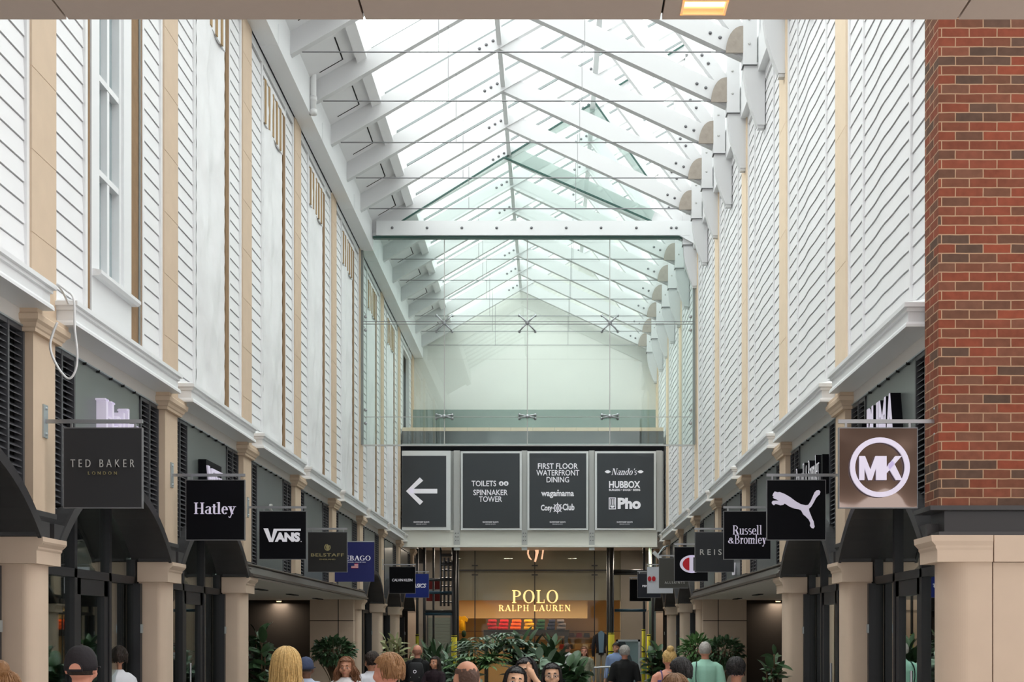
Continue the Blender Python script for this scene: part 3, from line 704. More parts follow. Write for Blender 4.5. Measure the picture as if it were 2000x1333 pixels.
for i,y in enumerate(TY):
    o=tr if i==0 else dup(tr,dy=y-TY[0])
    if i==0: o.location.y=y
    if i==7:
        for ch in list(o.children):
            if ch.name.startswith(('tie_rod','gusset_plate','hanger_wire')): bpy.data.objects.remove(ch)
    j=i-1
    o['label']=('white roof truss above the entrance soffit edge' if i==0 else '%s visible white roof truss from the entrance'%ORD[j]) if i!=7 else 'white roof truss carrying the bolted tie beam and the glass screen'
m=MB()
for i,y in enumerate(TY[:-1]):                           # hatch outlines between the trusses, on the lining
    x1=-3.24; x0=-3.6; ya=y+.75; yb=y+1.5
    P=lambda x,yy:(x,yy,lz(x)+RD-.004)
    m.bar(P(x1,ya),P(x1,yb),.02,.008); m.bar(P(x0,yb),P(x1,yb),.012,.008)
obj('trim_42',m,M['gap'],kind='structure',cat='slot',label='dark slots in the white lining between the trusses')
# downpipe on the eaves beam
y=TY[3]-.22
m=MB().tube([(-3.70,y,9.98),(-3.70,y,10.85)],.05,14); m.tube([(-3.70,y,10.12),(-3.70,y,10.2)],.06,14); m.tube([(-3.70,y,10.55),(-3.70,y,10.62)],.06,14); m.tube([(-3.70,y,9.92),(-3.70,y,10.0)],.06,14)
obj('downpipe',m,M['pipe'],smooth=True,label='short white downpipe against the eaves beam beside a truss foot',cat='pipe')
# small white camera domes/lights on the wall are not readable in the photo and are left out
# ------------------------------------------------------------------ tie beam and glass screen
r=root('tie_beam','white horizontal tie beam with a row of bolts above the glass screen','beam',(AX,TIE,10.2))
z0,z1=EYE+(VY-464)*TIE/FPX,EYE+(VY-436)*TIE/FPX
m=MB().box(Xp(737,TIE),Xp(1345,TIE),TIE-.16,TIE-.04,z0,z1); m.prism([(Xp(1325,TIE),z0),(Xp(1362,TIE),z0-.22),(Xp(1362,TIE),z1),(Xp(1325,TIE),z1)],'y',TIE-.155,TIE-.045); obj('beam',m,M['steelwhite'],r)
m=MB()
for px in (766,834,902,970,1038,1106,1174,1243,1311,1321): obj('bolt',MB().ell((Xp(px,TIE-.16),TIE-.162,(z0+z1)/2),(.03,.018,.03),10,6),M['bolt'],r,smooth=True)
m=MB().box(Xp(730,TIE),Xp(1335,TIE),TIE-.1,TIE+.02,z0-.045,z0); m.bar((Xp(1334,TIE),TIE-.04,z0-.02),(Xp(1353,TIE),TIE-.04,z0-.2),.12,.04,up=(0,1,0)); obj('lower_gasket',m,M['green'],r)
YG=27.62
r=root('glass_screen','frameless glass screen wall with spider fittings across the arcade','glass screen',(AX,YG,8))
zt,zb=z0-.03,EYE+(VY-869)*YG/FPX; xl,xr_=-3.98,3.0
obj('lower_panes',MB().box(xl,xr_,YG-.008,YG+.008,zb,zt),M['glass'],r)
apx=(Xp(985,TIE),EYE+(VY-312)*TIE/FPX); lf=(Xp(786,TIE),z1); rt=(Xp(1272,TIE),z1)
obj('gable_pane',MB().prism([lf,rt,apx],'y',YG-.19,YG-.175),M['glass'],r)
q2=[(Xp(a,TIE),EYE+(VY-b)*TIE/FPX) for a,b in ((985,312),(1161,203),(1290,388),(1272,432))]
obj('gable_pane',MB().prism(q2,'y',YG-.16,YG-.145),M['glass'],r)
m=MB(); E=[(Xp(a,TIE),EYE+(VY-b)*TIE/FPX) for a,b in ((985,312),(1161,203),(1268,356))]
for (a,b),(c_,d_) in zip(E,E[1:]): m.bar((a,YG-.165,b),(c_,YG-.165,d_),.03,.03,up=(0,1,0))
m.bar((Xp(1200,TIE),YG-.165,EYE+(VY-176)*TIE/FPX),(Xp(1335,TIE),YG-.165,EYE+(VY-92)*TIE/FPX),.03,.03,up=(0,1,0))
m.bar((lf[0],YG-.19,lf[1]),(apx[0],YG-.19,apx[1]),.03,.035,up=(0,1,0)); m.bar((apx[0],YG-.19,apx[1]),(rt[0],YG-.19,rt[1]),.03,.05,up=(0,1,0)); obj('glass_edge',m,M['green'],r)
m=MB(); jx=[Xp(868,YG),Xp(1030,YG),Xp(1191,YG)]
for x in jx: m.box(x-.008,x+.008,YG-.014,YG+.014,zb,zt)
for zz in (Zp(633,YG),Zp(815,YG)): m.box(xl,xr_,YG-.012,YG+.012,zz-.004,zz+.004)
m.box(xl,xr_,YG-.02,YG+.02,zb-.03,zb)
obj('joint_seal',m,M['postgrey'],r)
m=MB(); m.box(xr_-.03,xr_+.02,YG-.05,YG+.05,zb,zt-.2); m.box(xl-.02,xl+.03,YG-.05,YG+.05,zb,zt); obj('edge_channel',m,M['gbar'],r)
for zz,fl in ((Zp(633,YG),1),(Zp(815,YG),.22)):
    for x in jx:
        m=MB()
        for sx in (-1,1):
            for sz in (-1,1):
                q=(x+sx*.165,YG-.05,zz+sz*.165*fl); m.tube([(x,YG-.08,zz),(x+sx*.1,YG-.09,zz+sz*.1*fl),q],[.02,.017,.014],7); m.ell((q[0],YG-.03,q[2]),(.034,.025,.034),9,6)
        m.ell((x,YG-.08,zz),(.045,.04,.045),9,6)
        obj('spider_fitting',m,M['steel'],r,smooth=True)
    for x in (xl+.08,xr_-.08):
        m=MB().bar((x,YG-.06,zz-.16),(x,YG-.06,zz+.16),.03,.03); 
        for d in (-.14,.14): m.ell((x,YG-.04,zz+d),(.035,.03,.035),9,6)
        obj('edge_fitting',m,M['steel'],r)
m=MB().tube([(xl,YG-.12,Zp(633,YG)+.02),(xr_,YG-.12,Zp(633,YG)+.02)],.006,6); m.tube([(xl,YG-.12,Zp(633,YG)-.04),(xr_,YG-.12,Zp(633,YG)-.04)],.004,6); obj('wind_rod',m,M['rod'],r)
# ------------------------------------------------------------------ end wall and bridge
obj('wall_back',MB().prism([(-4.1,8.37),(3.1,8.37),(3.1,lz(3.1)+.55),(-4.1,lz(-4.1)+.6)],'y',YE,YE+.2),M['wallend'],kind='structure',cat='wall',label='white rendered gable wall closing the arcade above the bridge')
m=MB()
x0,x1=-4.0,3.0
m.box(Xp(803,37.9),Xp(1281,37.9),37.95,38.0,7.4,8.36)
o=obj('window_60',m,M['bandglass'],kind='structure',cat='window',label='grey-green glass band at the foot of the gable wall')
YB=35.2
r=root('footbridge','steel footbridge with a stone ledge, spanning the arcade','bridge',(-.5,YB,4.2))
zz=lambda py: Zp(py,YB)
m=MB()
for i in range(12):
    a=x0+(x1-x0)*i/12; m.box(a+.004,a+(x1-x0)/12-.004,YB-.05,YB+.3,zz(843),zz(836))
obj('stone_ledge',m,M['sandpale'],r)
obj('dark_glass_band',MB().box(x0,x1,YB-.02,YB+.05,zz(868),zz(843)),M['darkglass'],r)
m=MB(); m.box(x0,x1,YB-.03,YB,zz(870.5),zz(867.5))
obj('glass_rail',m,M['galv'],r)
obj('black_fascia',MB().box(x0,x1,YB-.05,YB+.2,zz(882),zz(870)),M['signblack'],r)
obj('deck',MB().box(x0,x1,YB+.1,YE,zz(1050),zz(842)),M['postgrey'],r)
m=MB(); m.box(x0,Xp(1283,YB),YB-.10,YB-.06,zz(1066),zz(1038)); m.box(x0,Xp(1283,YB),YB-.16,YB+.05,zz(1070),zz(1066)); m.box(x0,Xp(1283,YB),YB-.12,YB+.05,zz(1041),zz(1037))
obj('edge_beam',m,M['beamwhite'],r)
m=MB(); m.box(x0,x1,YB-.04,YB+.05,zz(1038),zz(881)); obj('back_panel',m,M['postgrey'],r)
for a,b in ((887,899),(1019,1030),(1150,1161),(1281,1292)):
    m=MB().box(Xp(a,YB),Xp(b,YB),YB-.14,YB-.05,zz(1076 if a<1200 else 1040),zz(882)); m.c=1
    for py in (1043,1050,1057):
        for sx in (.3,.7): m.ell((Xp(a,YB)+(Xp(b,YB)-Xp(a,YB))*sx,YB-.141,zz(py)),(.014,.01,.014),8,5)
    obj('post',m,[M['postgrey'],M['bolt']],r)
obj('underside',MB().box(x0,x1,YB+.1,YE,zz(1052),zz(1050)),M['soffit'],r)
for px in (866,980,1124,1246):
    t=root('bridge_downlight','round warm downlight beyond the footbridge, %s'%{866:'over the left scaffold',980:'left of the pony emblem',1124:'right of the pony emblem',1246:'over the right scaffold'}[px],'light',(Xp(px,40),40,4.6),'downlights under the footbridge')
    obj('trim_ring',MB().cyl((Xp(px,40),40,4.585),.13,.06,'z',16),M['steelwhite'],t); obj('lens',MB().cyl((Xp(px,40),40,4.552),.10,.02,'z',16),M['lamp'],t)
    l=bpy.data.objects.new('bulb',bpy.data.lights.new('bulb','AREA')); C.objects.link(l); l.parent=t; l.location=(0,0,-.08); l.data.energy=22; l.data.size=.3; l.data.color=(1,.86,.7)
# ------------------------------------------------------------------ hoarding signs on the bridge
def artobj(name,geo_list,mt,parent):
    m=MB()
    for g,c in geo_list: put(m,g,c)
    return obj(name,m,mt,parent)
def board(px0,px1,label,wide=False):
    y=YB-.22
    r=root('hoarding_sign',label,'sign',(Xp((px0+px1)/2,y),y,Zp(960,y)),'dark information boards on the footbridge')
    f=4.0
    m=MB()
    if wide:
        m.box(Xp(785,y),Xp(880,y),y,y+.06,Zp(1036,y),Zp(881,y)); m.c=0
    else: m.box(Xp(px0,y),Xp(px1,y),y,y+.05,Zp(1036,y),Zp(882,y))
    obj('frame',m,M['steelwhite'],r)
    a,b=(785.5,871.5) if wide else (px0+f,px1-f)
    obj('face',MB().box(Xp(a,y),Xp(b,y),y-.012,y,Zp(1030 if wide else 1032,y),Zp(891 if wide else 886,y)),M['signgrey'],r)
    return r,y-.02,(a+b)/2
def T(body,pxw,pxh,y,**k): return text_geo(body,pxw*y/FPX,pxh*y/FPX,depth=.006,**k)
def at(px,py,y): return (Xp(px,y),y,Zp(py,y))
LET=M['letter']
r,y,c=board(785,880,'charcoal board with a large white arrow pointing left',True)
g=Geo()
for P in ([(-27,0),(0,27),(6.5,20.5),(-12,4.5),(-12,-4.5),(6.5,-20.5),(0,-27)],[(-20,-4.5),(34,-4.5),(34,4.5),(-20,4.5)]): g.poly([(a*y/FPX,b*y/FPX) for a,b in P],.006)
artobj('arrow',[(gg(g),at(820,960,y))],LET,r)
FT=lambda c,y:[(T('GUNWHARF QUAYS',31,3,y,bold=.03),at(c,1020.5,y)),(T('DESIGNER OUTLETS',20,1.6,y),at(c,1024.5,y))]
[artobj('footer_lettering',[q_],LET,r) for q_ in FT(823,y)]
r,y,c=board(900,1019,'charcoal board lettered for toilets and tower')
L=[(T('TOILETS',48,11,y,bold=.012),at(945,945,y)),(T('SPINNAKER',67,11,y,bold=.012),at(958,962.5,y)),(T('TOWER',45,11,y,bold=.012),at(958,975.5,y))]
[artobj('lettering',[q_],LET,r) for q_ in L+FT(958,y)]
for px in (979,988.5):
    g=Geo(); n=18
    g.poly([(4.6*math.cos(2*math.pi*i/n)*y/FPX,4.6*math.sin(2*math.pi*i/n)*y/FPX) for i in range(n)],.006); e=artobj('round_pictogram',[(gg(g),at(px,945,y))],LET,r)
    q=Geo(); k=y/FPX; q.poly([(-.9*k,-3*k),(.9*k,-3*k),(1.4*k,1*k),(-1.4*k,1*k)],.004); q.poly([(1*math.cos(i)*k,(2.3+1*math.sin(i))*k) for i in range(6)],.004)
    artobj('figure',[(gg(q),(Xp(px,y),y-.006,Zp(945,y)))],M['signgrey'],e)
r,y,c=board(1030,1149,'charcoal board lettered for first floor dining with a ship wheel emblem')
L=[(T('FIRST FLOOR',78,11,y,bold=.012),at(1089.5,911,y)),(T('WATERFRONT',84,11,y,bold=.012),at(1089.5,924,y)),(T('DINING',44,11,y,bold=.012),at(1089.5,937.5,y)),
   (T('wagamama',64,12,y,bold=.025),at(1089,967.5,y)),(T('Cosy',22,15,y,bold=.03),at(1067.5,994,y)),(T('Club',23,13,y,bold=.03),at(1110.5,991,y))]
[artobj('lettering',[q_],LET,r) for q_ in L+FT(1089,y)]
g=Geo(); k=y/FPX; g.arc(0,0,7.5*k,7.5*k,0,360,1.8*k,1.8*k,.006,28)
for i in range(8):
    a=math.pi*i/4; u=(math.cos(a),math.sin(a)); v=(-u[1],u[0])
    g.poly([(u[0]*1*k-v[0]*.7*k,u[1]*1*k-v[1]*.7*k),(u[0]*10.5*k-v[0]*.8*k,u[1]*10.5*k-v[1]*.8*k),(u[0]*10.5*k+v[0]*.8*k,u[1]*10.5*k+v[1]*.8*k),(u[0]*1*k+v[0]*.7*k,u[1]*1*k+v[1]*.7*k)],.006)
g2=Geo(); g2.poly([(1.6*k*math.cos(i*.7),1.6*k*math.sin(i*.7)) for i in range(9)],.006)
artobj('wheel_emblem',[(gg(g),at(1089,993,y)),(gg(g2),at(1090,958.6,y))],LET,r)
r,y,c=board(1162,1281,'charcoal board listing three restaurants with a bowl emblem')
L=[(serif_geo("Nando's",50*y/FPX,13*y/FPX,.006,.25),at(1219,922,y)),(T('HUBBOX',61,14,y,bold=.03),at(1220,947,y)),(T('BURGERS • DOGS • BEERS',61,4,y,bold=.03),at(1220,957.5,y)),(T('Pho',45,22,y,bold=.05),at(1229,984,y))]
[artobj('lettering',[q_],LET,r) for q_ in L+FT(1220,y)]
g=Geo(); k=y/FPX
for q in ((-7,-11.5,-5.4,11.5),(5.4,-11.5,7,11.5),(-7,-11.5,7,-9.8),(-7,10,7,11.5),(-4.2,-3,-2.4,8.5),(-.9,-3,.9,8.5),(2.4,-3,4.2,8.5)): g.poly([(q[0]*k,q[1]*k),(q[2]*k,q[1]*k),(q[2]*k,q[3]*k),(q[0]*k,q[3]*k)],.006)
g.poly([(4.6*k*math.cos(math.pi+math.pi*i/10),(-4+4.5*math.sin(math.pi+math.pi*i/10))*k) for i in range(11)],.006)
L=[(gg(g),at(1196,984,y))]
for px in (1187,1251): 
    q=Geo(); q.poly([(-6*k,0),(-2*k,3*k),(2*k,3*k),(6*k,0),(2*k,-3*k),(-2*k,-3*k)],.006); L.append((gg(q),at(px,922,y)))
artobj('bowl_emblem',L,LET,r)
# ------------------------------------------------------------------ hanging signs
SW=.622
def hsign(s,k,label,mt,z0=None,z1=None,w=SW,noarm=False):
    y=PYC(k); zt=EYE+1.636; zb=EYE+1.014
    xa=SX(s,.155); sg=1 if s=='L' else -1
    if s=='R': xa=SX(s,.155)
    xb=xa+sg*w; x0,x1=min(xa,xb),max(xa,xb)
    r=root('hanging_sign',label,'sign',((x0+x1)/2,y,(zt+zb)/2),'square signs hanging from the pilasters')
    obj('board',MB().box(x0+.006,x1-.006,y-.018,y+.018,zb,zt),mt,r)
    m=MB()
    for a in (x0,x1-.006): m.box(a,a+.006,y-.02,y+.02,zb,zt)
    m.box(x0,x1,y-.02,y+.02,zb-.008,zb); m.box(x0,x1,y-.02,y+.02,zt,zt+.008)
    obj('edge_trim',m,M['trimsteel'],r)
    if not noarm:
        za=zt+.058
        m=MB().bar((SX(s,.0),y,za),(xb,y,za),.02,.03); a=obj('support_arm',m,M['steel'],r)
        m=MB()
        for x in (x0+.06,x1-.06): m.box(x-.008,x+.008,y-.008,y+.008,zt,za)
        obj('hanger',m,M['steel'],a)
        m=MB(); sbox(m,s,0,.012,y-.045,y+.045,za-.13,za+.13)
        for dz in (-.1,.1): m.ell((SX(s,.014),y,za+dz),(.012,.012,.012),8,5)
        obj('wall_plate',m,M['galv'],a)
    return r,(x0+x1)/2,(zt+zb)/2,y-.026
def word(r,geo,c,mt,name='lettering'): return obj(name,put(MB(),geo,c),mt,r)
r,cx,cz,y=hsign('L',1,'charcoal hanging sign with spaced thin two-line lettering beside the nearest pilaster',M['signdark'])
word(r,text_geo('TED BAKER',.50,.060,-.012,space=1.75),(cx,y,cz+.035),M['lettergrey']); word(r,text_geo('LONDON',.225,.024,-.01,space=1.9),(cx,y,cz-.042),M['gold'],'small_lettering')
r,cx,cz,y=hsign('L',2,'black hanging sign with white serif lettering and a looped y',M['signblack'])
word(r,serif_geo('Hatley',.44,.165),(cx,y,cz),M['litwhite'])
r,cx,cz,y=hsign('L',3,'black hanging sign with a stretched V over white capitals',M['signblack'])
g=Geo(); g.poly([(-.25,.09),(-.19,.09),(-.145,-.05),(-.115,.085),(.24,.085),(.24,.058),(-.07,.058),(-.125,-.09),(-.175,-.09)],.01)
m=MB(); put(m,gg(g),(cx,y,cz)); put(m,text_geo('ANS',.33,.125,.06,.01),(cx+.065,y,cz-.025)); m.box(cx+.24,cx+.25,y-.005,y+.005,cz-.088,cz-.078); obj('lettering',m,M['letter'],r)
r,cx,cz,y=hsign('L',4,'black hanging sign with dull gold capitals under a round bird emblem',mat('dark_brown_sign',(.018,.017,.017),.4))
m=MB(); put(m,text_geo('BELSTAFF',.52,.05,.01,.01,space=1.1),(cx,y,cz-.045)); put(m,text_geo('ENGLAND',.25,.02,.01,.01),(cx,y,cz-.115)); obj('lettering',m,M['gold'],r)
g=Geo(); g.arc(0,0,.05,.055,110,400,.014,.014,.01,20); g.poly([(-.01,-.045),(.02,-.045),(.03,.02),(.0,.05),(-.025,.01)],.01); word(r,gg(g),(cx,y,cz+.075),M['gold'],'emblem')
# navy banner sign on the fifth pilaster
y=PYC(5)-.05
r=root('banner_sign','large navy banner sign with white slab capitals and a tiny flag','sign',(-3.63,y,EYE+1.37))
x0,x1=Xp(654,y),Xp(731,y); zt,zb=Zp(1060,y),Zp(1137,y)
obj('board',MB().box(x0,x1,y-.012,y+.012,zb,zt),M['navy'],r); obj('top_rod',MB().tube([(SX('L',0),y,zt+.01),(x1,y,zt+.01)],.012),M['steel'],r)
cx=(x0+x1)/2; cz=Zp(1091,y); word(r,serif_geo('SEBAGO',.53,.09,gap=.02),(cx+.03,y-.018,cz),M['letter'])
word(r,text_geo('PORTLAND, MAINE USA',.42,.016),(cx,y-.018,Zp(1099,y)),M['letter'],'small_lettering')
m=MB(); fx0=cx+.0; fz=Zp(1106,y)
for i in range(7): m.c=i%2; m.box(fx0-.06,fx0+.07,y-.02,y-.012,fz+.04-i*.012-.012,fz+.04-i*.012)
m.c=2; m.box(fx0-.06,fx0-.0,y-.023,y-.012,fz,fz+.04); obj('flag',m,[M['red'],M['signwhite'],M['navy']],r)
r,cx,cz,y=hsign('L',7,'small black hanging sign with thin touching white capitals',M['signblack'])
word(r,text_geo('CALVIN KLEIN',.48,.062,.004,space=.9),(cx,y,cz),M['letter'])
r,cx,cz,y=hsign('L',8,'bright blue hanging sign with slanted white letters, farthest on its row',M['blue'])
word(r,text_geo('ASICS',.36,.11,.03,shear=.3),(cx+.06,y,cz+.0),M['letter'])
r,cx,cz,y=hsign('R',1,'mirrored bronze hanging sign with ringed white monogram beside the brick pillar',M['bronze'])
g=Geo(); g.arc(0,0,.235,.235,0,360,.04,.04,.02,48)
A=[(-.162,.088),(-.117,.088),(-.075,-.02),(-.035,.088),(.012,.088),(.012,-.1),(-.03,-.1),(-.03,.0),(-.062,-.1),(-.09,-.1),(-.122,.0),(-.122,-.1),(-.162,-.1)]
g.poly(A,.02); g.poly([(.012,.088),(.052,.088),(.052,-.1),(.012,-.1)],.02); g.poly([(.052,.0),(.12,.088),(.17,.088),(.05,-.05)],.02); g.poly([(.07,.03),(.1,.055),(.175,-.1),(.125,-.1),(.065,.0)],.02)
word(r,gg(g),(cx+.005,y-.02,cz),M['litwhite'],'monogram')
r,cx,cz,y=hsign('R',2,'black hanging sign with a white leaping wild cat',M['signblack'])
PU=[(915,312),(935,318),(950,316),(985,330),(1020,350),(1060,380),(1095,400),(1130,408),(1148,405),(1165,380),(1180,345),(1192,318),(1205,305),(1222,303),(1232,315),(1226,333),(1212,345),(1200,360),(1185,390),(1168,418),(1152,432),(1155,450),(1165,475),(1175,500),(1185,520),(1188,540),(1192,555),(1185,568),(1172,566),(1160,550),(1163,530),(1150,505),(1130,485),(1112,470),(1100,445),(1085,436),(1050,430),(1020,418),(1000,405),(985,395),(975,405),(955,408),(930,400),(912,398),(918,405),(908,407),(897,397),(895,385),(903,377),(925,375),(945,378),(930,368),(912,362),(902,352),(910,348),(900,340),(905,328)]
k=SW/410
g=Geo(); g.poly([((a-1066)*k,(440-b)*k) for a,b in PU],.01); word(r,gg(g),(cx,y,cz),M['litwhite'],'leaping_cat_emblem')
r,cx,cz,y=hsign('R',3,'black hanging sign with two lines of pinkish serif lettering',M['signblack'])
m=MB(); put(m,serif_geo('Russell',.38,.125,thin=True),(cx+.0,y,cz+.07)); put(m,serif_geo('Bromley',.42,.16,thin=True),(cx+.045,y,cz-.07)); put(m,serif_geo('&',.075,.075),(cx-.215,y,cz-.07)); obj('lettering',m,M['litwhite'],r)
r,cx,cz,y=hsign('R',4,'slate grey hanging sign with widely spaced sans capitals',mat('slate_blue_sign',srgb(40,42,46),.5))
word(r,text_geo('REISS',.44,.09,.004,space=1.6),(cx-.01,y,cz+.0),M['lettergrey'])
r,cx,cz,y=hsign('R',5,'black hanging sign with a white oval C and red half disc',M['signblack'])
g=Geo(); g.arc(0,0,.23,.165,40,320,.05,.038,.01,40); g.poly([(-.06,-.16),(.02,-.16),(.02,.16),(-.06,.16)],.01)
word(r,gg(g),(cx+.02,y,cz-.0),M['litwhite'],'oval_emblem')
g=Geo(); g.poly([(-.055,-.118)]+[(-.055-.118*math.sin(math.pi*i/14),-.118*math.cos(math.pi*i/14)) for i in range(1,14)]+[(-.055,.118)],.014); word(r,gg(g),(cx+.02,y-.004,cz),M['red'],'red_half')
r,cx,cz,y=hsign('R',6,'olive-grey hanging sign with small faint capitals low on the board',mat('olive_grey_sign',srgb(72,70,66),.6))
word(r,text_geo('ALLSAINTS',.42,.05,.004,space=1.4),(cx+.02,y,cz-.2),M['lettergrey'])
r,cx,cz,y=hsign('R',7,'white hanging sign with two small red ovals',M['signwhite'])
g=Geo(); n=14
for a in (-.05,.05): g.poly([(a+.045*math.cos(2*math.pi*i/n),.06*math.sin(2*math.pi*i/n)) for i in range(n)],.01)
word(r,gg(g),(cx-.2,y,cz+.03),M['red'],'red_ovals')
r,cx,cz,y=hsign('R',8,'dark navy hanging sign with small bold white letters behind the white sign',mat('night_sign',(.012,.014,.024),.4))
word(r,text_geo('PENGUIN',.36,.06,.03),(cx-.0,y,cz-.01),M['letter'])
y=PYC(9)
r,cx,cz,y=hsign('R',9,'farthest black hanging sign with a pale round disc',M['signblack'])
g=Geo(); g.poly([(.12*math.cos(2*math.pi*i/20),.14*math.sin(2*math.pi*i/20)) for i in range(20)],.01); word(r,gg(g),(cx+.03,y,cz),M['lettergrey'],'pale_disc')
# ------------------------------------------------------------------ raised shop names on the fascia panels
def fascia_word(s,k,geo,ya,z,mt,sides=None):
    m=MB(); put(m,geo,(SX(s,-.03),ya,z),'E' if s=='L' else 'W'); o=obj('raised_lettering',m,mt,fas[s,k])
    if sides:
        o.data.materials.append(sides)
        for p in o.data.polygons:
            if abs(p.normal.x)<.5: p.material_index=1
    return o
fascia_word('L',1,serif_geo('Hatley',1.1,.44,.09),PYC(1)+1.92,3.74,M['litwhite'])
o=obj('letter_box',MB().box(SX('L',-.07),SX('L',.02),PYC(2)+1.32,PYC(2)+2.02,3.45,3.86),M['signblack'],fas['L',2])
g=Geo(); g.poly([(-.35,.13),(-.26,.13),(-.2,-.07),(-.16,.12),(.34,.12),(.34,.08),(-.1,.08),(-.175,-.13),(-.245,-.13)],.02)
m=MB(); put(m,gg(g),(SX('L',.03),PYC(2)+1.67,3.66),'E'); put(m,text_geo('ANS',.47,.18,.05,.02),(SX('L',.03),PYC(2)+1.76,3.62),'E'); obj('raised_lettering',m,M['litwhite'],o)
fascia_word('L',3,serif_geo('S',.16,.2,.03),PYC(3)+1.6,3.62,M['lettergrey'])
fascia_word('R',1,text_geo('PUMA',1.0,.50,.05,.10),PYC(1)+1.72,3.74,M['litwhite'],M['signblack'])
o=obj('letter_box',MB().box(SX('R',-.07),SX('R',.0),PYC(1)+2.5,PYC(1)+2.6,3.5,3.92),M['signblack'],fas['R',1])
fascia_word('R',2,serif_geo('Russell & Bromley',1.4,.40,.08),PYC(2)+1.75,3.70,M['letter'],M['signblack'])
o=obj('letter_box',MB().box(SX('R',-.07),SX('R',.0),PYC(2)+.9,PYC(2)+1.0,3.42,3.86),M['signblack'],fas['R',2])
fascia_word('R',4,text_geo('W',.3,.2,.05,.03),PYC(4)+1.4,2.95,M['letter'])

r=root('floodlight','small white floodlight on a bracket by the far end of the bridge beam','floodlight',(2.85,34.2,4.1))
y=34.2; q=lambda px,py:(Xp(px,y),y,Zp(py,y))
m=MB().bar(q(1276,1079),q(1290,1092),.12,.09); obj('lamp_body',m,M['steelwhite'],r)
m=MB().tube([q(1286,1084),q(1296,1070),(3.05,y,Zp(1066,y))],.025,6); obj('bracket',m,M['galv'],r)
# ------------------------------------------------------------------ shop at the far end
YS=43.0
M['fabric']=mat('taupe_blind',srgb(186,170,152),.8,var=.08,scale=2)
M['flank']=mat('brown_grey_rear_wall',srgb(140,132,120),.8,var=.2,scale=1.5)
M['cream']=mat('warm_cream_wall',srgb(225,196,152),.8)
M['oak']=mat('oak_shelf',srgb(150,110,70),.6)
m=MB(); sx0,sx1=Xp(893,YS),Xp(1212,YS); zd=Zp(1173,YS)
m.box(-12,sx0,YS,YS+.3,0,4.62); m.box(sx1,12,YS,YS+.3,0,4.62); m.c=1; m.box(sx0,sx1,YS+.12,YS+.3,zd,4.62)
obj('wall_back_shop',m,[M['flank'],M['fabric']],kind='structure',cat='wall',label='taupe wall around the lit shop front under the bridge')
obj('ceiling_far',MB().box(-12,12,YE,YS+6,4.62,4.8),M['soffit'],kind='structure',cat='ceiling',label='taupe ceiling over the far shop beyond the bridge')
m=MB(); m.box(sx0-.6,sx1+.6,YS+4.8,YS+4.9,0,3.3); m.box(sx0-.7,sx0-.6,YS+.3,YS+4.9,0,3.3); m.box(sx1+.6,sx1+.7,YS+.3,YS+4.9,0,3.3); m.box(sx0-.7,sx1+.7,YS+.3,YS+4.9,3.25,3.35)
m.box(-3.4,1.25,YS+2.6,YS+2.8,zd-.56,3.25)
obj('wall_shop_interior',m,M['cream'],kind='structure',cat='wall',label='warm cream interior walls of the far shop')
for i,px in enumerate((920,985,1050,1110,1170)):
    y=YS+.9; x=Xp(px,y)
    t=root('shop_spotlight','warm ceiling spotlight in the far shop, above '+['the yellow shirt','the red knitwear','the yellow knitwear','the folded shelves','the suit mannequin'][i],'light',(x,y,3.2),'spotlights in the far shop')
    obj('housing',MB().cyl((x,y,3.17),.06,.14,'z',10),M['steelwhite'],t); obj('lens',MB().cyl((x,y,3.095),.05,.012,'z',10),M['lamp'],t)
    l=bpy.data.objects.new('bulb',bpy.data.lights.new('bulb','AREA')); C.objects.link(l); l.parent=t; l.location=(0,0,-.13); l.data.energy=17; l.data.size=1.0; l.data.color=(1,.72,.44)
r=root('window_70','spider-fixed glass front of the far lit shop','shopfront',(0,YS-.1,2),kind='structure')
obj('glass_pane',MB().box(sx0,sx1,YS-.11,YS-.10,0,4.6),M['farglass'],r)
m=MB()
for px in (928,1044.5,1161): m.box(Xp(px,YS)-.016,Xp(px,YS)+.016,YS-.13,YS-.08,0,4.6)
for py in (1115,1234): m.box(sx0,sx1,YS-.13,YS-.08,Zp(py,YS)-(.025 if py<1200 else .008),Zp(py,YS)+(.025 if py<1200 else .008))
obj('joint_line',m,M['dark'],r)
for px in (928,1044.5,1161):
    for py in (1106,1124): obj('clamp',MB().bar((Xp(px-6,YS),YS-.16,Zp(py,YS)),(Xp(px+6,YS),YS-.16,Zp(py,YS)),.03,.04),M['dark'],r)
y=YS-.2; r=root('shop_sign','glowing golden two-line shop lettering hung in the far glass front','sign',(Xp(1045,y),y,3))
word(r,serif_geo('POLO',90*y/FPX,26*y/FPX,.06,gap=.06),(Xp(1045,y),y,Zp(1166,y)),M['lit'],'large_lettering')
word(r,serif_geo('RALPH LAUREN',140*y/FPX,12*y/FPX,.06,gap=.1),(Xp(1044,y),y,Zp(1188.5,y)),M['lit'],'small_lettering')
r=root('pony_emblem','glowing outline of pony legs and mallet half hidden under the bridge','emblem',(Xp(1046,y),y,Zp(1085,y)))
m=MB(); q=lambda px,py:(Xp(px,y),y,Zp(py,y))
m.tube([q(1037,1066),q(1032,1072),q(1031,1082),q(1034,1090),q(1038,1094)],[.03,.035,.03,.03,.02],6)
m.tube([q(1044,1060),q(1048,1070),q(1049,1080),q(1047,1090),q(1045,1098)],[.09,.075,.05,.035,.03],8)
m.tube([q(1058,1062),q(1061,1072),q(1060,1082),q(1058,1093)],[.03,.035,.025,.03],6); m.tube([q(1036,1060),q(1047,1058),q(1060,1062)],.06,6)
obj('glowing_shape',m,mat('peach_glow',(.9,.7,.55),.5,emit=(1,.55,.32),estr=.55),r,smooth=True)
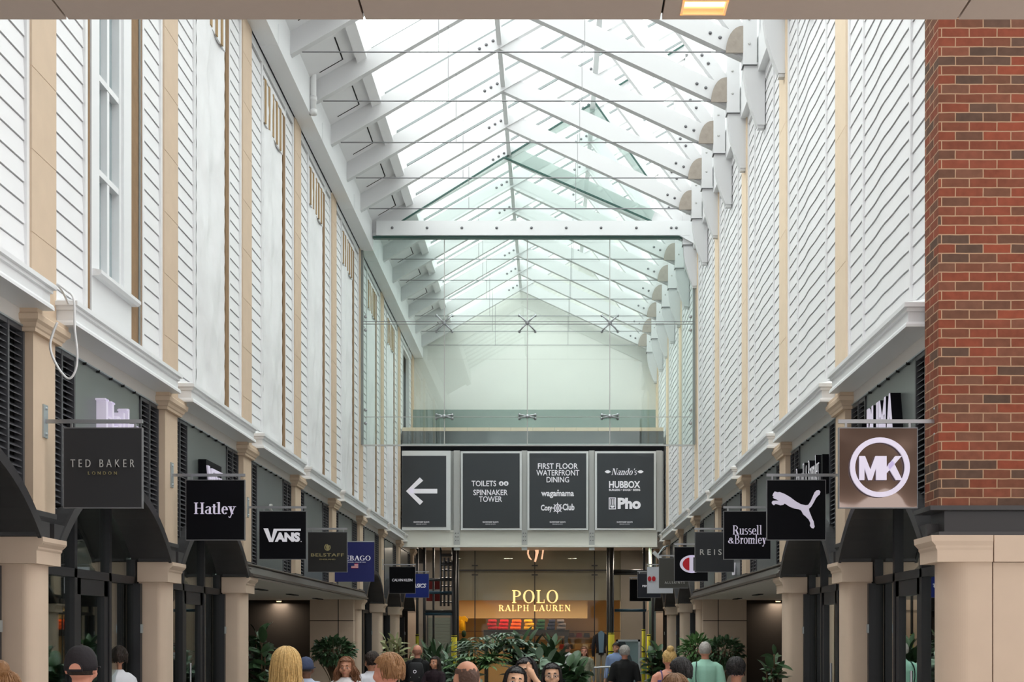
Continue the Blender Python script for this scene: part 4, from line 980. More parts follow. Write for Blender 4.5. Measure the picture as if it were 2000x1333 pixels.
# merchandise
def shirt(mb,cx,cy,cz,w,h):
    P=[(-.5,.30),(-.22,.5),(-.1,.46),(.1,.46),(.22,.5),(.5,.30),(.4,.12),(.27,.2),(.27,-.5),(-.27,-.5),(-.27,.2),(-.4,.12)]
    mb.prism([(cx+a*w,cz+b*h) for a,b in P],'y',cy-.06,cy+.06); mb.ell((cx,cy,cz-.05*h),(w*.26,.10,h*.42),10,7); return mb
y=YS+1.4
r=root('display_shelf','long dark display shelf in the far shop carrying bright knitwear','shelf',(Xp(1030,y),y,1.9))
obj('shelf_board',MB().box(Xp(945,y),Xp(1112,y),y-.2,y+.2,Zp(1243,y),Zp(1231,y)),mat('dark_walnut',(.03,.02,.016),.4),r)
m=MB(); 
for px in (950,1106): m.box(Xp(px,y)-.06,Xp(px,y)+.06,y-.15,y+.15,0,Zp(1243,y))
obj('leg_panel',m,M['dark'],r)
for px,w,c,nm in ((962,22,(170,24,34),'crimson'),(984,22,(200,20,26),'bright red'),(1008,24,(245,95,20),'orange'),(1033,22,(225,165,30),'yellow'),(1056,20,(28,70,45),'dark green'),(1077,18,(28,32,60),'navy'),(1096,20,(95,88,96),'grey')):
    x=Xp(px,y); m=MB(); h=21*y/FPX; W_=w*y/FPX
    for i in range(3): 
        z0_=Zp(1231,y)+h*.32*i; a=W_*.46-.015*i; ox=.02*((i*7+int(px))%3-1)
        m.loft([[(x+ox+q*a*math.copysign(abs(math.cos(t))**.5,math.cos(t)),y-.05+q*.2*math.copysign(abs(math.sin(t))**.5,math.sin(t)),z0_+zz*h*.31) for t in [2*math.pi*j/20 for j in range(20)]] for zz,q in ((0,.9),(.2,1),(.75,1),(1,.88))])
        m.box(x+ox-a*.35,x+ox+a*.1,y-.27,y-.2,z0_+h*.08,z0_+h*.2)
    obj('knitwear',m,mat('knit_'+nm.replace(' ','_'),srgb(*c),.9),smooth=True,label='%s knitwear piled on the dark shelf of the far shop'%nm,cat='clothing',group='knitwear on the dark shelf')
y=YS+4.55
for i,(px0,px1,py) in enumerate(((1095,1165,1246),(1092,1165,1268),(1040,1090,1250))):
    r=root('oak_shelf',['upper oak wall shelf behind the suit mannequin','lower oak wall shelf behind the suit mannequin','oak wall shelf under the long dark shelf'][i],'shelf',(Xp(px0,y),y,Zp(py,y)),'oak wall shelves')
    obj('shelf_board',MB().box(Xp(px0,y),Xp(px1,y),y-.2,y+.25,Zp(py+2,y),Zp(py,y)),M['oak'],r)
    m=MB()
    for a in (px0+4,px1-4): m.prism([(y-.15,Zp(py+2,y)),(y+.25,Zp(py+2,y)),(y+.25,Zp(py+2,y)-.2)],'x',Xp(a,y)-.02,Xp(a,y)+.02)
    obj('bracket',m,M['dark'],r)
    k=px0+6; j=0
    while k<px1-6:
        c=[(200,190,170),(90,60,50),(150,40,40),(60,60,70),(180,150,110)][(i*2+j)%5]; m=MB(); x=Xp(k,y)
        for q in range(3): m.box(x-.11+.008*q,x+.11-.005*q,y-.15,y+.1,Zp(py,y)+q*.055,Zp(py,y)+q*.055+.05)
        obj('folded_garment',m,mat('fold',srgb(*c),.9),label='folded garment stack on the '+['upper oak shelf','lower oak shelf','oak shelf under the dark shelf'][i],cat='clothing',group='folded garments on '+['upper oak shelf','lower oak shelf','oak shelf under the dark shelf'][i]); k+=15; j+=1
y=YS+1.0
m=shirt(MB(),Xp(902,y),y,Zp(1220,y),.42,.56); obj('hung_shirt',m,mat('yellow_cloth',srgb(225,165,20),.9),smooth=False,label='yellow shirt hung at the edge of the far shop window',cat='clothing')
def mannequin(px,y,z,label,c1,c2,head=False):
    x=Xp(px,y); r=root('mannequin',label,'mannequin',(x,y,0))
    m=MB(); m.loft([[(x+a*math.cos(t),y+b*math.sin(t),zz) for t in [2*math.pi*i/14 for i in range(14)]] for zz,a,b in ((.95*z,.17,.12),(1.1*z,.15,.11),(1.3*z,.21,.13),(1.43*z,.23,.12),(1.49*z,.12,.08),(1.54*z,.06,.06))])
    for sg in (-1,1): m.tube([(x+sg*.2,y,1.42*z),(x+sg*.27,y-.02,1.15*z),(x+sg*.25,y-.06,.9*z)],[.06,.055,.045],8)
    if head: m.ell((x,y,1.66*z),(.08,.1,.12),12,8)
    obj('jacket',m,mat('mannequin_top',srgb(*c1),.85),r,smooth=True)
    m=MB()
    for sg in (-1,1): m.tube([(x+sg*.09,y,.98*z),(x+sg*.1,y,.5*z),(x+sg*.1,y,.06)],[.10,.08,.06],10)
    obj('trousers',m,mat('mannequin_bottom',srgb(*c2),.9),r,smooth=True)
    m=MB().cyl((x,y,.02),.2,.04,'z',16); m.tube([(x,y,0),(x,y,.6)],.02); obj('stand',m,M['steel'],r)
    return r,x
r,x=mannequin(1174,YS-1.5+1.2,1.28,'headless mannequin in navy blazer, blue shirt and grey trousers by the shop window',(24,26,36),(120,120,112))
yy=YS-.3
m=MB().prism([(x-.07,1.0*1.28),(x+.07,1.0*1.28),(x+.10,1.5*1.28),(x,1.56*1.28),(x-.10,1.5*1.28)],'y',yy-.165,yy-.12); obj('shirt_front',m,mat('blue_shirting',srgb(95,125,150),.9),r)
mannequin(906,YS+.9,1.14,'dark green mannequin bust at the left edge of the far shop window',(16,50,36),(30,40,40),True)
# ------------------------------------------------------------------ scaffolding, barrier and poster stand beyond the bridge
M['scaf']=mat('dark_scaffold_tube',(.075,.08,.085),.45,metal=.5); M['scafb']=mat('blue_painted_tube',srgb(55,90,110),.5); M['sleeve']=mat('yellow_foam_sleeve',srgb(238,234,70),.7)
M['greensteel']=mat('green_painted_steel',srgb(95,115,105),.5)
def scaffold(label,posts,ledgers,lattice,yellow,Y):
    r=root('scaffold_tower',label,'scaffold',(Xp(posts[0][0],Y),Y,0),'scaffolds beside the far shop')
    for px,w,dy in posts: obj('standard',MB().tube([(Xp(px,Y),Y+dy,0),(Xp(px,Y),Y+dy,4.55)],w,10),M['scaf'],r,smooth=True)
    for a,b,py,mt in ledgers: obj('ledger',MB().tube([(Xp(a,Y),Y,Zp(py,Y)),(Xp(b,Y),Y,Zp(py,Y))],.045,8),mt,r,smooth=True)
    for x0,x1,y0,y1,n in lattice:
        m=MB()
        for px in (x0,x1): m.tube([(Xp(px,Y),Y,Zp(y1,Y)),(Xp(px,Y),Y,Zp(y0,Y))],.035,6)
        for i in range(n): 
            py=y0+(y1-y0)*(i+.5)/n; m.tube([(Xp(x0,Y),Y,Zp(py,Y)),(Xp(x1,Y),Y,Zp(py,Y))],.025,6)
        obj('ladder_beam',m,M['scaf'],r)
    for px,py,w,dy in yellow: 
        s_=obj('foam_sleeve',MB().tube([(Xp(px,Y),Y+dy,0),(Xp(px,Y),Y+dy,Zp(py,Y))],w,12),M['sleeve'],r,smooth=True)
        m=MB()
        for zz in (Zp(py,Y)-.03,1.35,.7): obj('tape_band',MB().cyl((Xp(px,Y),Y+dy,zz),w+.005,.03,'z',12),M['dark'],s_)
    return r
Y=39.2
scaffold('dark scaffold tower with ladder beams beside the red board under the bridge',[(887,.075,0),(893,.04,.2),(829,.045,0),(845,.035,.3),(815,.042,0),(827,.04,.3)],[(829,890,1200,M['scafb']),(862,890,1085,M['scaf']),(862,890,1103,M['scaf']),(829,890,1133,M['scaf']),(829,890,1158,M['scafb']),(829,890,1195,M['scaf'])],[(861,884,1060,1185,8),(868,876,1090,1185,6)],[(815,1240,.05,0),(827,1242,.045,.3),(887,1242,.085,0)],Y)
Y=40.2
scaffold('dark scaffold tower with yellow foam sleeves beside the suit mannequin',[(1194,.08,0),(1188,.045,.2),(1258,.04,0),(1276,.04,.2)],[(1198,1286,1121,M['scaf']),(1198,1286,1116,M['scaf']),(1200,1262,1193,M['scafb'])],[],[(1194,1237,.092,0),(1257,1230,.055,0),(1268,1240,.055,.2)],Y-1)
obj('green_steel_post',MB().tube([(Xp(1274,40),40,0),(Xp(1274,40),40,4.6)],.11,12),M['greensteel'],smooth=True,label='green painted steel post behind the white hanging sign',cat='post')
y=39.6
r=root('red_board','red safety board with a grey stripe fixed on the far scaffold','sign',(Xp(846,y),y,3.2)); obj('panel',MB().box(Xp(833,y),Xp(859,y),y-.03,y,Zp(1175,y),Zp(1133,y)),mat('faded_red',srgb(135,40,38),.6),r)
m=MB().box(Xp(833,y),Xp(859,y),y-.04,y-.03,Zp(1160,y),Zp(1152,y)); obj('stripe',m,M['postgrey'],r)
y=42.7; r=root('roller_shutter','grey-green roller shutter beyond the blue scaffold tube','shutter',(Xp(856,y),y,0))
m=MB()
for i in range(22): m.box(Xp(836,y),Xp(880,y),y+.01*(i%2),y+.05,i*.11,i*.11+.105)
obj('slats',m,mat('shutter_green',srgb(110,120,112),.5),r); m=MB(); m.box(Xp(834,y),Xp(836,y),y-.03,y+.1,0,2.5); m.box(Xp(880,y),Xp(882,y),y-.03,y+.1,0,2.5); obj('guide_rail',m,M['scaf'],r)
for px,nm in ((798,'left'),(1283,'right')):
    y=41.0; r=root('stone_pier','stone pier in shadow beyond the bridge, behind the %s'%('blue hanging sign' if px<900 else 'green painted post'),'pier',(Xp(px,y),y,0))
    obj('shaft',MB().box(Xp(px-15,y),Xp(px+15,y),y,y+.5,0,2.6),M['stone'],r); obj('capital',MB().box(Xp(px-17,y),Xp(px+17,y),y-.04,y+.5,2.62,2.95),M['stone'],r)
Y=30.0; r=root('crowd_barrier','galvanised crowd barrier in front of the suit mannequin','barrier',(Xp(1180,Y),Y,0))
x0,x1=Xp(1160,Y),Xp(1235,Y); m=MB().tube(smooth_pts([(x0,Y,.05),(x0,Y,.98),(x0+.1,Y,1.1),(x1-.1,Y,1.1),(x1,Y,.98),(x1,Y,.05)],6),.02,8); obj('frame',m,M['steel'],r,smooth=True)
m=MB()
for i in range(1,10): m.tube([(x0+(x1-x0)*i/10,Y,.2),(x0+(x1-x0)*i/10,Y,1.09)],.008,6)
m.tube([(x0,Y,.2),(x1,Y,.2)],.015,6); obj('bars',m,M['steel'],r)
m=MB()
for x in (x0,x1): m.box(x-.03,x+.03,Y-.25,Y+.25,0,.04)
obj('foot',m,M['steel'],r)
Y=32.5; r=root('poster_stand','large framed poster stand with a diagonal grey picture behind the man in black','poster',(Xp(1225,Y),Y,0))
x0,x1=Xp(1203,Y),Xp(1250,Y); z0,z1=.5,Zp(1250,Y)
m=MB()
for q in ((x0,x0+.05,z0,z1),(x1-.05,x1,z0,z1),(x0,x1,z1-.05,z1),(x0,x1,z0,z0+.05)): m.box(q[0],q[1],Y-.04,Y+.02,q[2],q[3])
obj('frame',m,M['galv'],r)
m=MB().box(x0,x1,Y,Y+.01,z0,z1); m.c=1; m.prism([(x0+.05,z1-.05),(x0+.22,z1-.05),(x1-.05,z0+.35),(x1-.05,z0+.15)],'y',Y-.012,Y); m.prism([(x0+.05,z0+.3),(x0+.4,z0+.05),(x0+.05,z0+.05)],'y',Y-.012,Y); obj('print',m,[mat('poster_teal',srgb(120,140,142),.5),mat('poster_dark',srgb(55,66,70),.5)],r)
m=MB()
for x in (x0+.1,x1-.1): m.box(x-.02,x+.02,Y-.02,Y+.02,0,z0); m.box(x-.03,x+.03,Y-.25,Y+.25,0,.03)
obj('foot',m,M['steel'],r)
# warm lamps inside the nearest arched shops
for i,(k,a,d,z) in enumerate(((1,1.75,-1.2,2.2),(1,1.95,-1.9,2.0),(1,2.75,-1.5,1.95))):
    x=SX('L',d); y=PYC(k)+a
    r=root('pendant_lamp','small warm pendant lamp inside the second arched shop, %s'%['nearest the glass','deepest in the shop','beside the far column'][i],'lamp',(x,y,z),'pendant lamps in the arched shop')
    obj('bulb',MB().ell((x,y,z),(.05,.05,.07),10,7),M['lamp'],r,smooth=True); obj('cord',MB().tube([(x,y,z+.06),(x,y,3.5)],.006,5),M['dark'],r); obj('cap',MB().cyl((x,y,z+.08),.03,.05,'z',8),M['dark'],r)
# a hanging surfboard-shaped decoration and a white banner in the nearest arched shop
x=SX('L',-.9); y=PYC(1)+2.95
r=root('surfboard','pale teal surfboard with red lettering standing inside the nearest arched shop','surfboard',(x,y,.1))
P=[(.16*math.sin(math.pi*i/16)**.7,.1+2.1*i/16) for i in range(17)]
m=MB().prism([(y+a,z) for a,z in P]+[(y-a,z) for a,z in P[::-1][1:-1]],'x',x-.02,x+.02); obj('board',m,mat('pale_teal',srgb(140,180,178),.4),r)
obj('red_marks',put(MB(),text_geo('SURF',.62,.16,.02,.01),(x+.026,y,1.6),'E',rot=math.pi/2),M['red'],r)
# ------------------------------------------------------------------ plants
M['leafdark']=mat('dark_glossy_leaf',srgb(66,92,62),.35,var=.45,scale=5); M['leafgrey']=mat('grey_green_leaf',srgb(128,150,130),.4,var=.35,scale=6)
M['leafmid']=mat('mid_green_leaf',srgb(92,128,76),.45,var=.4,scale=6); M['leafvar']=mat('cream_edged_leaf',srgb(176,180,138),.5,var=.35,scale=14)
M['stem']=mat('brown_stem',srgb(90,72,52),.8); M['pot']=mat('charcoal_planter',(.05,.05,.05),.6); M['soil']=mat('dark_soil',(.03,.02,.015),.95)
def leaf(mb,base,d,L,W,droop=.4,n=6,fold=.25,side=None):
    base=Vector(base); d=Vector(d).normalized(); u=d.cross(Vector((0,0,1)))
    if u.length<.1: u=Vector((1,0,0))
    u.normalize()
    if side: u=(Matrix.Rotation(side,3,d)@u)
    w=u.cross(d).normalized(); vs=[]; p=base.copy(); dd=d.copy()
    for i in range(n+1):
        t=i/n; wd=W*(math.sin(math.pi*min(1,t*.92+.06))**.75)*.5
        if i==n: wd=.002
        ww=u.cross(dd).normalized()
        vs+= [p-u*wd+ww*wd*fold, p.copy(), p+u*wd+ww*wd*fold]
        p=p+dd*(L/n); dd=(dd+Vector((0,0,-droop/n))).normalized()
    fs=[]
    for i in range(n):
        a=i*3; fs+=[(a,a+1,a+4,a+3),(a+1,a+2,a+5,a+4)]
    mb.add(vs,fs); return p
def pot(x,y,h=.6,r_=.25,parent=None):
    m=MB(); m.loft([[(x+q*math.cos(t),y+q*math.sin(t),z) for t in [2*math.pi*i/16 for i in range(16)]] for z,q in ((0,r_*.8),(h,r_),(h,r_*.92),(h-.06,r_*.9))]); return obj('pot',m,M['pot'],parent,smooth=False)
def plant(label,px,Y,ytop,kind,lm,spread,seed,nl=60,L=.26,W=.1,zb=.6,cat='plant',low=None):
    trough=abs(zb-.57)<1e-6
    rnd=random.Random(seed); x=Xp(px,Y); zt=Zp(ytop,Y)
    r=root('potted_plant' if cat=='plant' else cat,label,cat,(x,Y,0))
    if not trough: pot(x,Y,zb,min(.3,spread*.6),r)
    stems=MB(); fol=MB()
    zl=low if low else zb+.15
    if kind=='broad' or kind=='upright':
        ns=max(3,nl//14)
        for q in range(ns):
            a=rnd.uniform(0,6.28); rr=rnd.uniform(.1,1)*spread*.75; top=Vector((x+rr*math.cos(a),Y+rr*math.sin(a)*.8,zt-L*.6-rnd.uniform(0,.35)*(zt-zl)))
            if q==0: top=Vector((x,Y,zt-L*.75))
            p0=Vector((x+.05*math.cos(a),Y+.05*math.sin(a),zb-.0)); md=(p0+top)/2+Vector((rr*.1*math.cos(a),0,0))
            pts=smooth_pts([p0,md,top],6); stems.tube(pts,.012,6)
            k=nl//ns
            for j in range(k):
                t=1-.9*(j/k)**1.2; b=pts[min(len(pts)-1,int(t*(len(pts)-1)))]
                if b.z<zl-.1: continue
                ph=j*2.4+a; e=rnd.uniform(.1,.7) if kind=='broad' else rnd.uniform(.8,1.6)
                if j==0: e=2
                dv=Vector((math.cos(ph),math.sin(ph),e)); s=rnd.uniform(.75,1.15)
                leaf(fol,b,dv,L*s,W*s,droop=rnd.uniform(.3,1.0) if kind=='broad' else .25,side=rnd.uniform(-.7,.7))
    elif kind=='frond':
        for q in range(nl):
            a=rnd.uniform(0,6.28); e=rnd.uniform(.25,1.5); R=spread*rnd.uniform(.75,1.1)
            d=Vector((math.cos(a),math.sin(a)*.8,e)).normalized(); p0=Vector((x,Y,max(zb,zt-spread*.85)))
            mid=p0+d*R*.6; end=p0+d*R*.85+Vector((math.cos(a)*R*.3,math.sin(a)*R*.2,-.12*R))
            end.z=min(end.z,zt); mid.z=min(mid.z,zt-.02)
            rib=smooth_pts([p0,mid,end],6); stems.tube(rib,.008,5); n=len(rib)
            for j in range(n//4,n,2):
                t=(j-n//3)/(n-n//3-1+1e-6); tang=(rib[min(j+1,n-1)]-rib[j-1]).normalized(); sd=tang.cross(Vector((0,0,1))).normalized()
                ll=L*(1-.55*abs(t-.35))
                for sg in (-1,1): leaf(fol,rib[j],sd*sg+tang*.9+Vector((0,0,.15)),ll,W,droop=.8,n=4,fold=.1)
            leaf(fol,rib[-1],rib[-1]-rib[-2],L*.8,W,droop=.6,n=4)
    elif kind=='bushy':
        for q in range(nl):
            v=Vector((rnd.gauss(0,1),rnd.gauss(0,1),rnd.gauss(0,1))).normalized(); c=Vector((x,Y,(zt+zl)/2)); h=(zt-zl)/2*.85
            sc_=rnd.uniform(.55,1); p=c+Vector((v.x*spread*sc_*.85,v.y*spread*sc_*.7,v.z*h*sc_))
            if q%12==0: stems.tube(smooth_pts([(x,Y,zb-.05),(x+(p.x-x)*.3,Y,(zb+p.z)/2),p],4),.008,5)
            leaf(fol,p,v+Vector((0,0,rnd.uniform(-.3,.4)))+Vector((rnd.uniform(-.5,.5),rnd.uniform(-.5,.5),0)),L*rnd.uniform(.7,1.2),W*rnd.uniform(.8,1.2),droop=.7,n=4,side=rnd.uniform(-1,1))
    obj('stems',stems,M['stem'] if kind!='frond' else M['leafmid'],r,smooth=True); obj('foliage',fol,lm,r,smooth=True)
    return r
plant('dark rubber plant with big glossy leaves beside the third column',508,18.3,1218,'broad',M['leafdark'],.30,1,130,.26,.15,.55)
plant('dense small-leaved dark shrub against the stone passage wall',652,24.3,1244,'bushy',M['leafdark'],.46,2,900,.10,.045,.7,low=1.25)
plant('pale cream-leaved plant in front of the farther round column',775,27.0,1237,'broad',M['leafvar'],.40,3,150,.26,.085,.6,low=1.1)
Y=24.6
r=root('planter_trough','long charcoal planter trough under the central foliage','planter',(-.9,Y,0)); m=MB(); m.box(-2.6,.7,Y-1.1,Y+.5,0,.54); obj('trough',m,M['pot'],r); obj('soil',MB().box(-2.45,.55,Y-.45,Y+.45,.54,.555),M['soil'],r)
plant('dark narrow-leaved palm at the outer end of the central planting, by the backpack man',852,24.9,1246,'upright',M['leafdark'],.30,11,130,.36,.055,.57)
plant('grey-green broad-leaved plant behind the balding head',876,24.2,1266,'broad',M['leafgrey'],.42,12,140,.30,.13,.57)
plant('wide feathery split-leaf plant, tallest of the central planting',963,24.5,1222,'frond',M['leafgrey'],.72,13,34,.34,.052,.57)
plant('low split-leaf plant with drooping fronds in front of the central planting',935,23.9,1262,'frond',M['leafmid'],.55,14,26,.30,.05,.57)
plant('dark broad paddle-leaved plant in the middle of the central planting',1020,24.8,1232,'broad',M['leafdark'],.42,15,120,.36,.17,.57)
plant('upright paddle-leaved plant above the girl with glasses',1078,24.7,1238,'upright',M['leafdark'],.34,16,90,.38,.14,.57)
plant('low grey round-leaved plant behind the woman with raised hand',1052,23.8,1266,'broad',M['leafgrey'],.48,17,120,.30,.17,.57)
plant('large-leaved plant at the shop end of the central planting',1112,23.9,1278,'broad',M['leafdark'],.38,18,100,.30,.18,.57)
plant('grey-leaved low plant at the foot of the central planting',905,23.6,1286,'broad',M['leafgrey'],.44,19,110,.28,.14,.57)
plant('dark leafy plant by the yellow sleeved scaffold pole',1288,28.0,1256,'broad',M['leafdark'],.52,21,170,.26,.12,.6)
plant('loose pale green shrub behind the man in mint shirt',1362,25.0,1240,'bushy',M['leafmid'],.36,22,420,.13,.05,.7,low=1.25)
plant('dark arching shrub against the stone wall on the brick side',1412,24.6,1243,'bushy',M['leafdark'],.44,23,560,.12,.05,.7,low=1.2)
plant('dark plant beside the third round column on the brick side',1512,16.9,1256,'broad',M['leafdark'],.2,24,80,.2,.09,.6)
# ------------------------------------------------------------------ people
def remesh(mb,vox,sm=3):
    me=bpy.data.meshes.new('tmp'); me.from_pydata([tuple(p) for p in mb.v],[],mb.f); me.update()
    o=bpy.data.objects.new('tmp',me); C.objects.link(o)
    r=o.modifiers.new('r','REMESH'); r.mode='VOXEL'; r.voxel_size=vox
    s=o.modifiers.new('s','SMOOTH'); s.iterations=sm; s.factor=.5
    bpy.context.view_layer.update()
    ev=o.evaluated_get(bpy.context.evaluated_depsgraph_get()); out=bpy.data.meshes.new_from_object(ev)
    bpy.data.objects.remove(o); bpy.data.meshes.remove(me); return out
def meshobj(name,me,mats,parent):
    me.materials.clear()
    for m in mats: me.materials.append(m)
    me.name=name; me.polygons.foreach_set('use_smooth',[True]*len(me.polygons))
    o=bpy.data.objects.new(name,me); C.objects.link(o); o.parent=parent; return o
SK={'light':mat('light_skin',srgb(222,170,145),.55),'tan':mat('tan_skin',srgb(196,140,112),.55),'pink':mat('pink_skin',srgb(216,150,126),.55),'warm':mat('warm_skin',srgb(218,172,140),.55),'brown':mat('brown_skin',srgb(120,82,62),.55)}
M['lip']=mat('lip',srgb(190,108,98),.5); M['eye']=mat('eye_white',(.75,.73,.70),.3); M['iris']=mat('iris',(.02,.014,.01),.2)
def hairmat(name,c):
    return mat(name,srgb(*c),.5,var=.35,scale=60,bump=.5)
HM={'black':hairmat('black_hair',(26,22,22)),'dark':hairmat('dark_brown_hair',(48,36,30)),'brown':hairmat('brown_hair',(120,88,58)),'blonde':hairmat('blonde_hair',(202,168,108)),'fair':hairmat('fair_brown_hair',(150,110,72)),'grey':hairmat('grey_hair',(165,160,155)),'auburn':hairmat('auburn_hair',(130,86,58)),'stubble':hairmat('cropped_hair',(88,64,52)),'shaved':hairmat('shaved_hair',(176,122,102))}
def ringz(cx,cy,z,a,b,n=16): return [(cx+a*math.cos(2*math.pi*i/n),cy+b*math.sin(2*math.pi*i/n),z) for i in range(n)]
ARMP={'down':((.24,-.03,1.13),(.25,.06,.88)),'fwd':((.24,.02,1.13),(.15,.26,1.05)),'photo':((.25,.10,1.16),(.20,.38,1.22)),'head':((.31,.13,1.34),(.135,.135,1.585))}
def arm(mb,sg,pose,inf=0,upto=1,hand=True):
    el,wr=[Vector((p[0]*sg,p[1],p[2])) for p in ARMP[pose]]; sh=Vector((.182*sg,0,1.40))
    pts=[Vector((.07*sg,0,1.432)),Vector((.135*sg,0,1.425)),Vector((.178*sg,0,1.395)),sh.lerp(el,.30),sh.lerp(el,.7),el,el.lerp(wr,.3),el.lerp(wr,.7),wr]; rs=[.045,.052,.056,.053,.046,.040,.042,.034,.026]
    k={1:9,.5:6,.35:5}[upto]
    mb.tube(pts[:k],[r+inf for r in rs[:k]],12)
    if hand and upto==1:
        d=(wr-el).normalized(); lat=Vector((0,0,1)).cross(d); lat=Vector((0,1,0)) if lat.length<.2 else lat.normalized(); lat=lat if pose!='down' else Vector((0,1,0))
        nm=d.cross(lat).normalized()
        if pose=='head': nm=nm if nm.y<0 else -nm
        pc=wr+d*.05; mb.tube([wr-d*.01,wr+d*.02,pc+d*.03,pc+d*.045],[(.026,.022),(.018,.036),(.016,.042),(.014,.04)] if False else [.024,.03,.034,.03],10)
        for i,(o,l) in enumerate(((-.03,.062),(-.01,.072),(.011,.068),(.03,.054))):
            b=pc+d*.035+lat*o; c1=b+d*l*.45+nm*.006; c2=c1+d*l*.3+nm*.014; c3=c2+d*l*.25+nm*.018
            mb.tube([b-d*.02,b,c1,c2,c3],[.010,.0105,.0095,.0085,.007],8)
        t0=wr+d*.025+lat*-.03; t1=t0+d*.03-lat*.02+nm*.01; t2=t1+d*.03-lat*.006+nm*.01
        mb.tube([t0+lat*.02,t0,t1,t2],[.013,.013,.011,.008],8)
def body(pose,ears=True):
    m=MB()
    for sg in (-1,1):
        m.tube([(.085*sg,0,.95),(.095*sg,.01,.75),(.098*sg,.015,.5),(.1*sg,-.012,.36),(.1*sg,-.01,.2),(.1*sg,-.01,.07)],[.095,.08,.056,.056,.045,.036],14)
        m.tube([(.1*sg,-.05,.04),(.102*sg,.02,.05),(.106*sg,.10,.035),(.108*sg,.17,.025)],[.036,.045,.042,.024],10)
        arm(m,sg,pose[0 if sg<0 else 1])
        if ears: m.ell((.078*sg,-.008,1.632),(.012,.024,.033),10,8)
    m.loft([ringz(0,0,z,a,b) for z,a,b in ((.86,.12,.09),(.93,.168,.115),(1.02,.155,.108),(1.12,.14,.1),(1.25,.158,.112),(1.37,.174,.115),(1.43,.168,.102),(1.455,.138,.088),(1.48,.10,.075),(1.50,.07,.064))])
    m.tube([(0,-.012,1.40),(0,-.006,1.5),(0,.0,1.58)],[.060,.050,.052],14)
    m.ell((0,-.012,1.658),(.077,.096,.094),20,14); m.ell((0,.028,1.592),(.056,.066,.066),16,10); m.ell((0,.062,1.54),(.026,.026,.02),10,8)
    m.ell((0,.078,1.665),(.05,.014,.016),12,8)
    m.tube([(0,.082,1.655),(0,.104,1.615),(0,.098,1.606)],[.011,.015,.011],10)
    m.ell((0,.083,1.574),(.023,.012,.010),10,8)
    for sg in (-1,1): m.ell((.032*sg,.074,1.637),(.016,.012,.012),10,8); m.ell((.05*sg,.05,1.605),(.026,.03,.028),10,8)
    return m
_bcache={}
def bodymesh(pose):
    if pose not in _bcache: _bcache[pose]=remesh(body(pose),.0075,3)
    me=_bcache[pose].copy(); return me
def facemats(me):
    for p in me.polygons:
        c=p.center
        if c.y>.06 and c.z>1.5:
            if abs(c.z-1.574)<.0062 and abs(c.x)<.020 and c.y>.078: p.material_index=1
            elif abs(c.z-1.668)<.006 and .016<abs(c.x)<.05 and c.y>.07: p.material_index=4
            else:
                dx=abs(c.x)-.032; dz=c.z-1.637
                if (dx/.015)**2+(dz/.0058)**2<1 and c.y>.072: p.material_index=3 if dx*dx+dz*dz<.0068**2 else 2
def top_mesh(pose,sleeve,hem,low=False,inf=.014):
    m=MB(); zt=1.51 if not low else 1.36
    rs=[(hem,.178,.125),(.95,.178,.125),(1.03,.166,.118),(1.13,.152,.11),(1.25,.168,.122),(1.37,.186,.127),(1.43,.178,.112),(1.457,.146,.098),(1.482,.104,.082),(1.505,.072,.066),(1.52,.062,.062)]
    rs=[q for q in rs if q[0]>=hem-.001 and q[0]<=zt+.02]
    m.loft([ringz(0,0,z,a+inf*.3,b+inf*.3) for z,a,b in rs])
    if not low:
        for sg in (-1,1): arm(m,sg,pose[0 if sg<0 else 1],inf,{'long':1,'short':.5,'cap':.35}[sleeve],hand=False)
    return remesh(m,.011,2)
def bottom_mesh():
    m=MB()
    for sg in (-1,1): m.tube([(.085*sg,0,.95),(.097*sg,.01,.75),(.1*sg,.01,.5),(.1*sg,-.01,.3),(.1*sg,-.01,.09)],[.108,.097,.075,.068,.06],14)
    m.loft([ringz(0,0,z,a,b) for z,a,b in ((.85,.15,.12),(.93,.18,.128),(1.03,.164,.118))])
    return remesh(m,.012,2)
_bm=[None]
def inhair(d,style):
    """is this direction from the skull centre covered by hair (face looks at +y)"""
    x,y,z=d
    if style=='bald': return y<.25 and -.62<z<.12
    if style=='balding': n_=.22*noise.noise(Vector((x*5,y*5,z*5))); return (y<.3 and -.62<z<.45+n_) and not (abs(x)>.82 and z<.12 and y>-.4)
    if style=='crop': return (z>.15 and y<.72) or (y<.15 and z>-.62)
    if style=='short' and abs(x)>.80 and z<.08 and y>-.45: return False
    line=(.42 if style=='short' else .60)-.10*abs(x)
    return (y>.0 and z>line and y<.93) or (y<=.0 and z>(-.56 if style=='short' else -.8)) or (0<y<=.28 and z>-.25 and abs(x)>.6)
def hair_cap(style,th,seed=0,R=(.077,.096,.094),c=(0,-.012,1.658)):
    m=MB(); n,q=(96,64); vs=[]; rnd=random.Random(seed)
    for j in range(q+1):
        th_=math.pi*j/q
        for i in range(n):
            ph=2*math.pi*i/n; d=(math.sin(th_)*math.cos(ph),math.sin(th_)*math.sin(ph),math.cos(th_))
            k=1.0
            if inhair(d,style):
                t=th*(1+.35*noise.noise(Vector((d[0]*4+seed,d[1]*4,d[2]*3)))+.25*noise.noise(Vector((d[0]*13,d[1]*13,d[2]*2+seed))))
                vs.append((c[0]+d[0]*(R[0]+t),c[1]+d[1]*(R[1]+t),c[2]+d[2]*(R[2]+t)))
            else: vs.append((c[0]+d[0]*R[0]*.86,c[1]+d[1]*R[1]*.86,c[2]+d[2]*R[2]*.86))
    fs=[]
    for j in range(q):
        for i in range(n): k=(i+1)%n; fs.append((j*n+i,(j+1)*n+i,(j+1)*n+k,j*n+k))
    m.add(vs,fs); return m
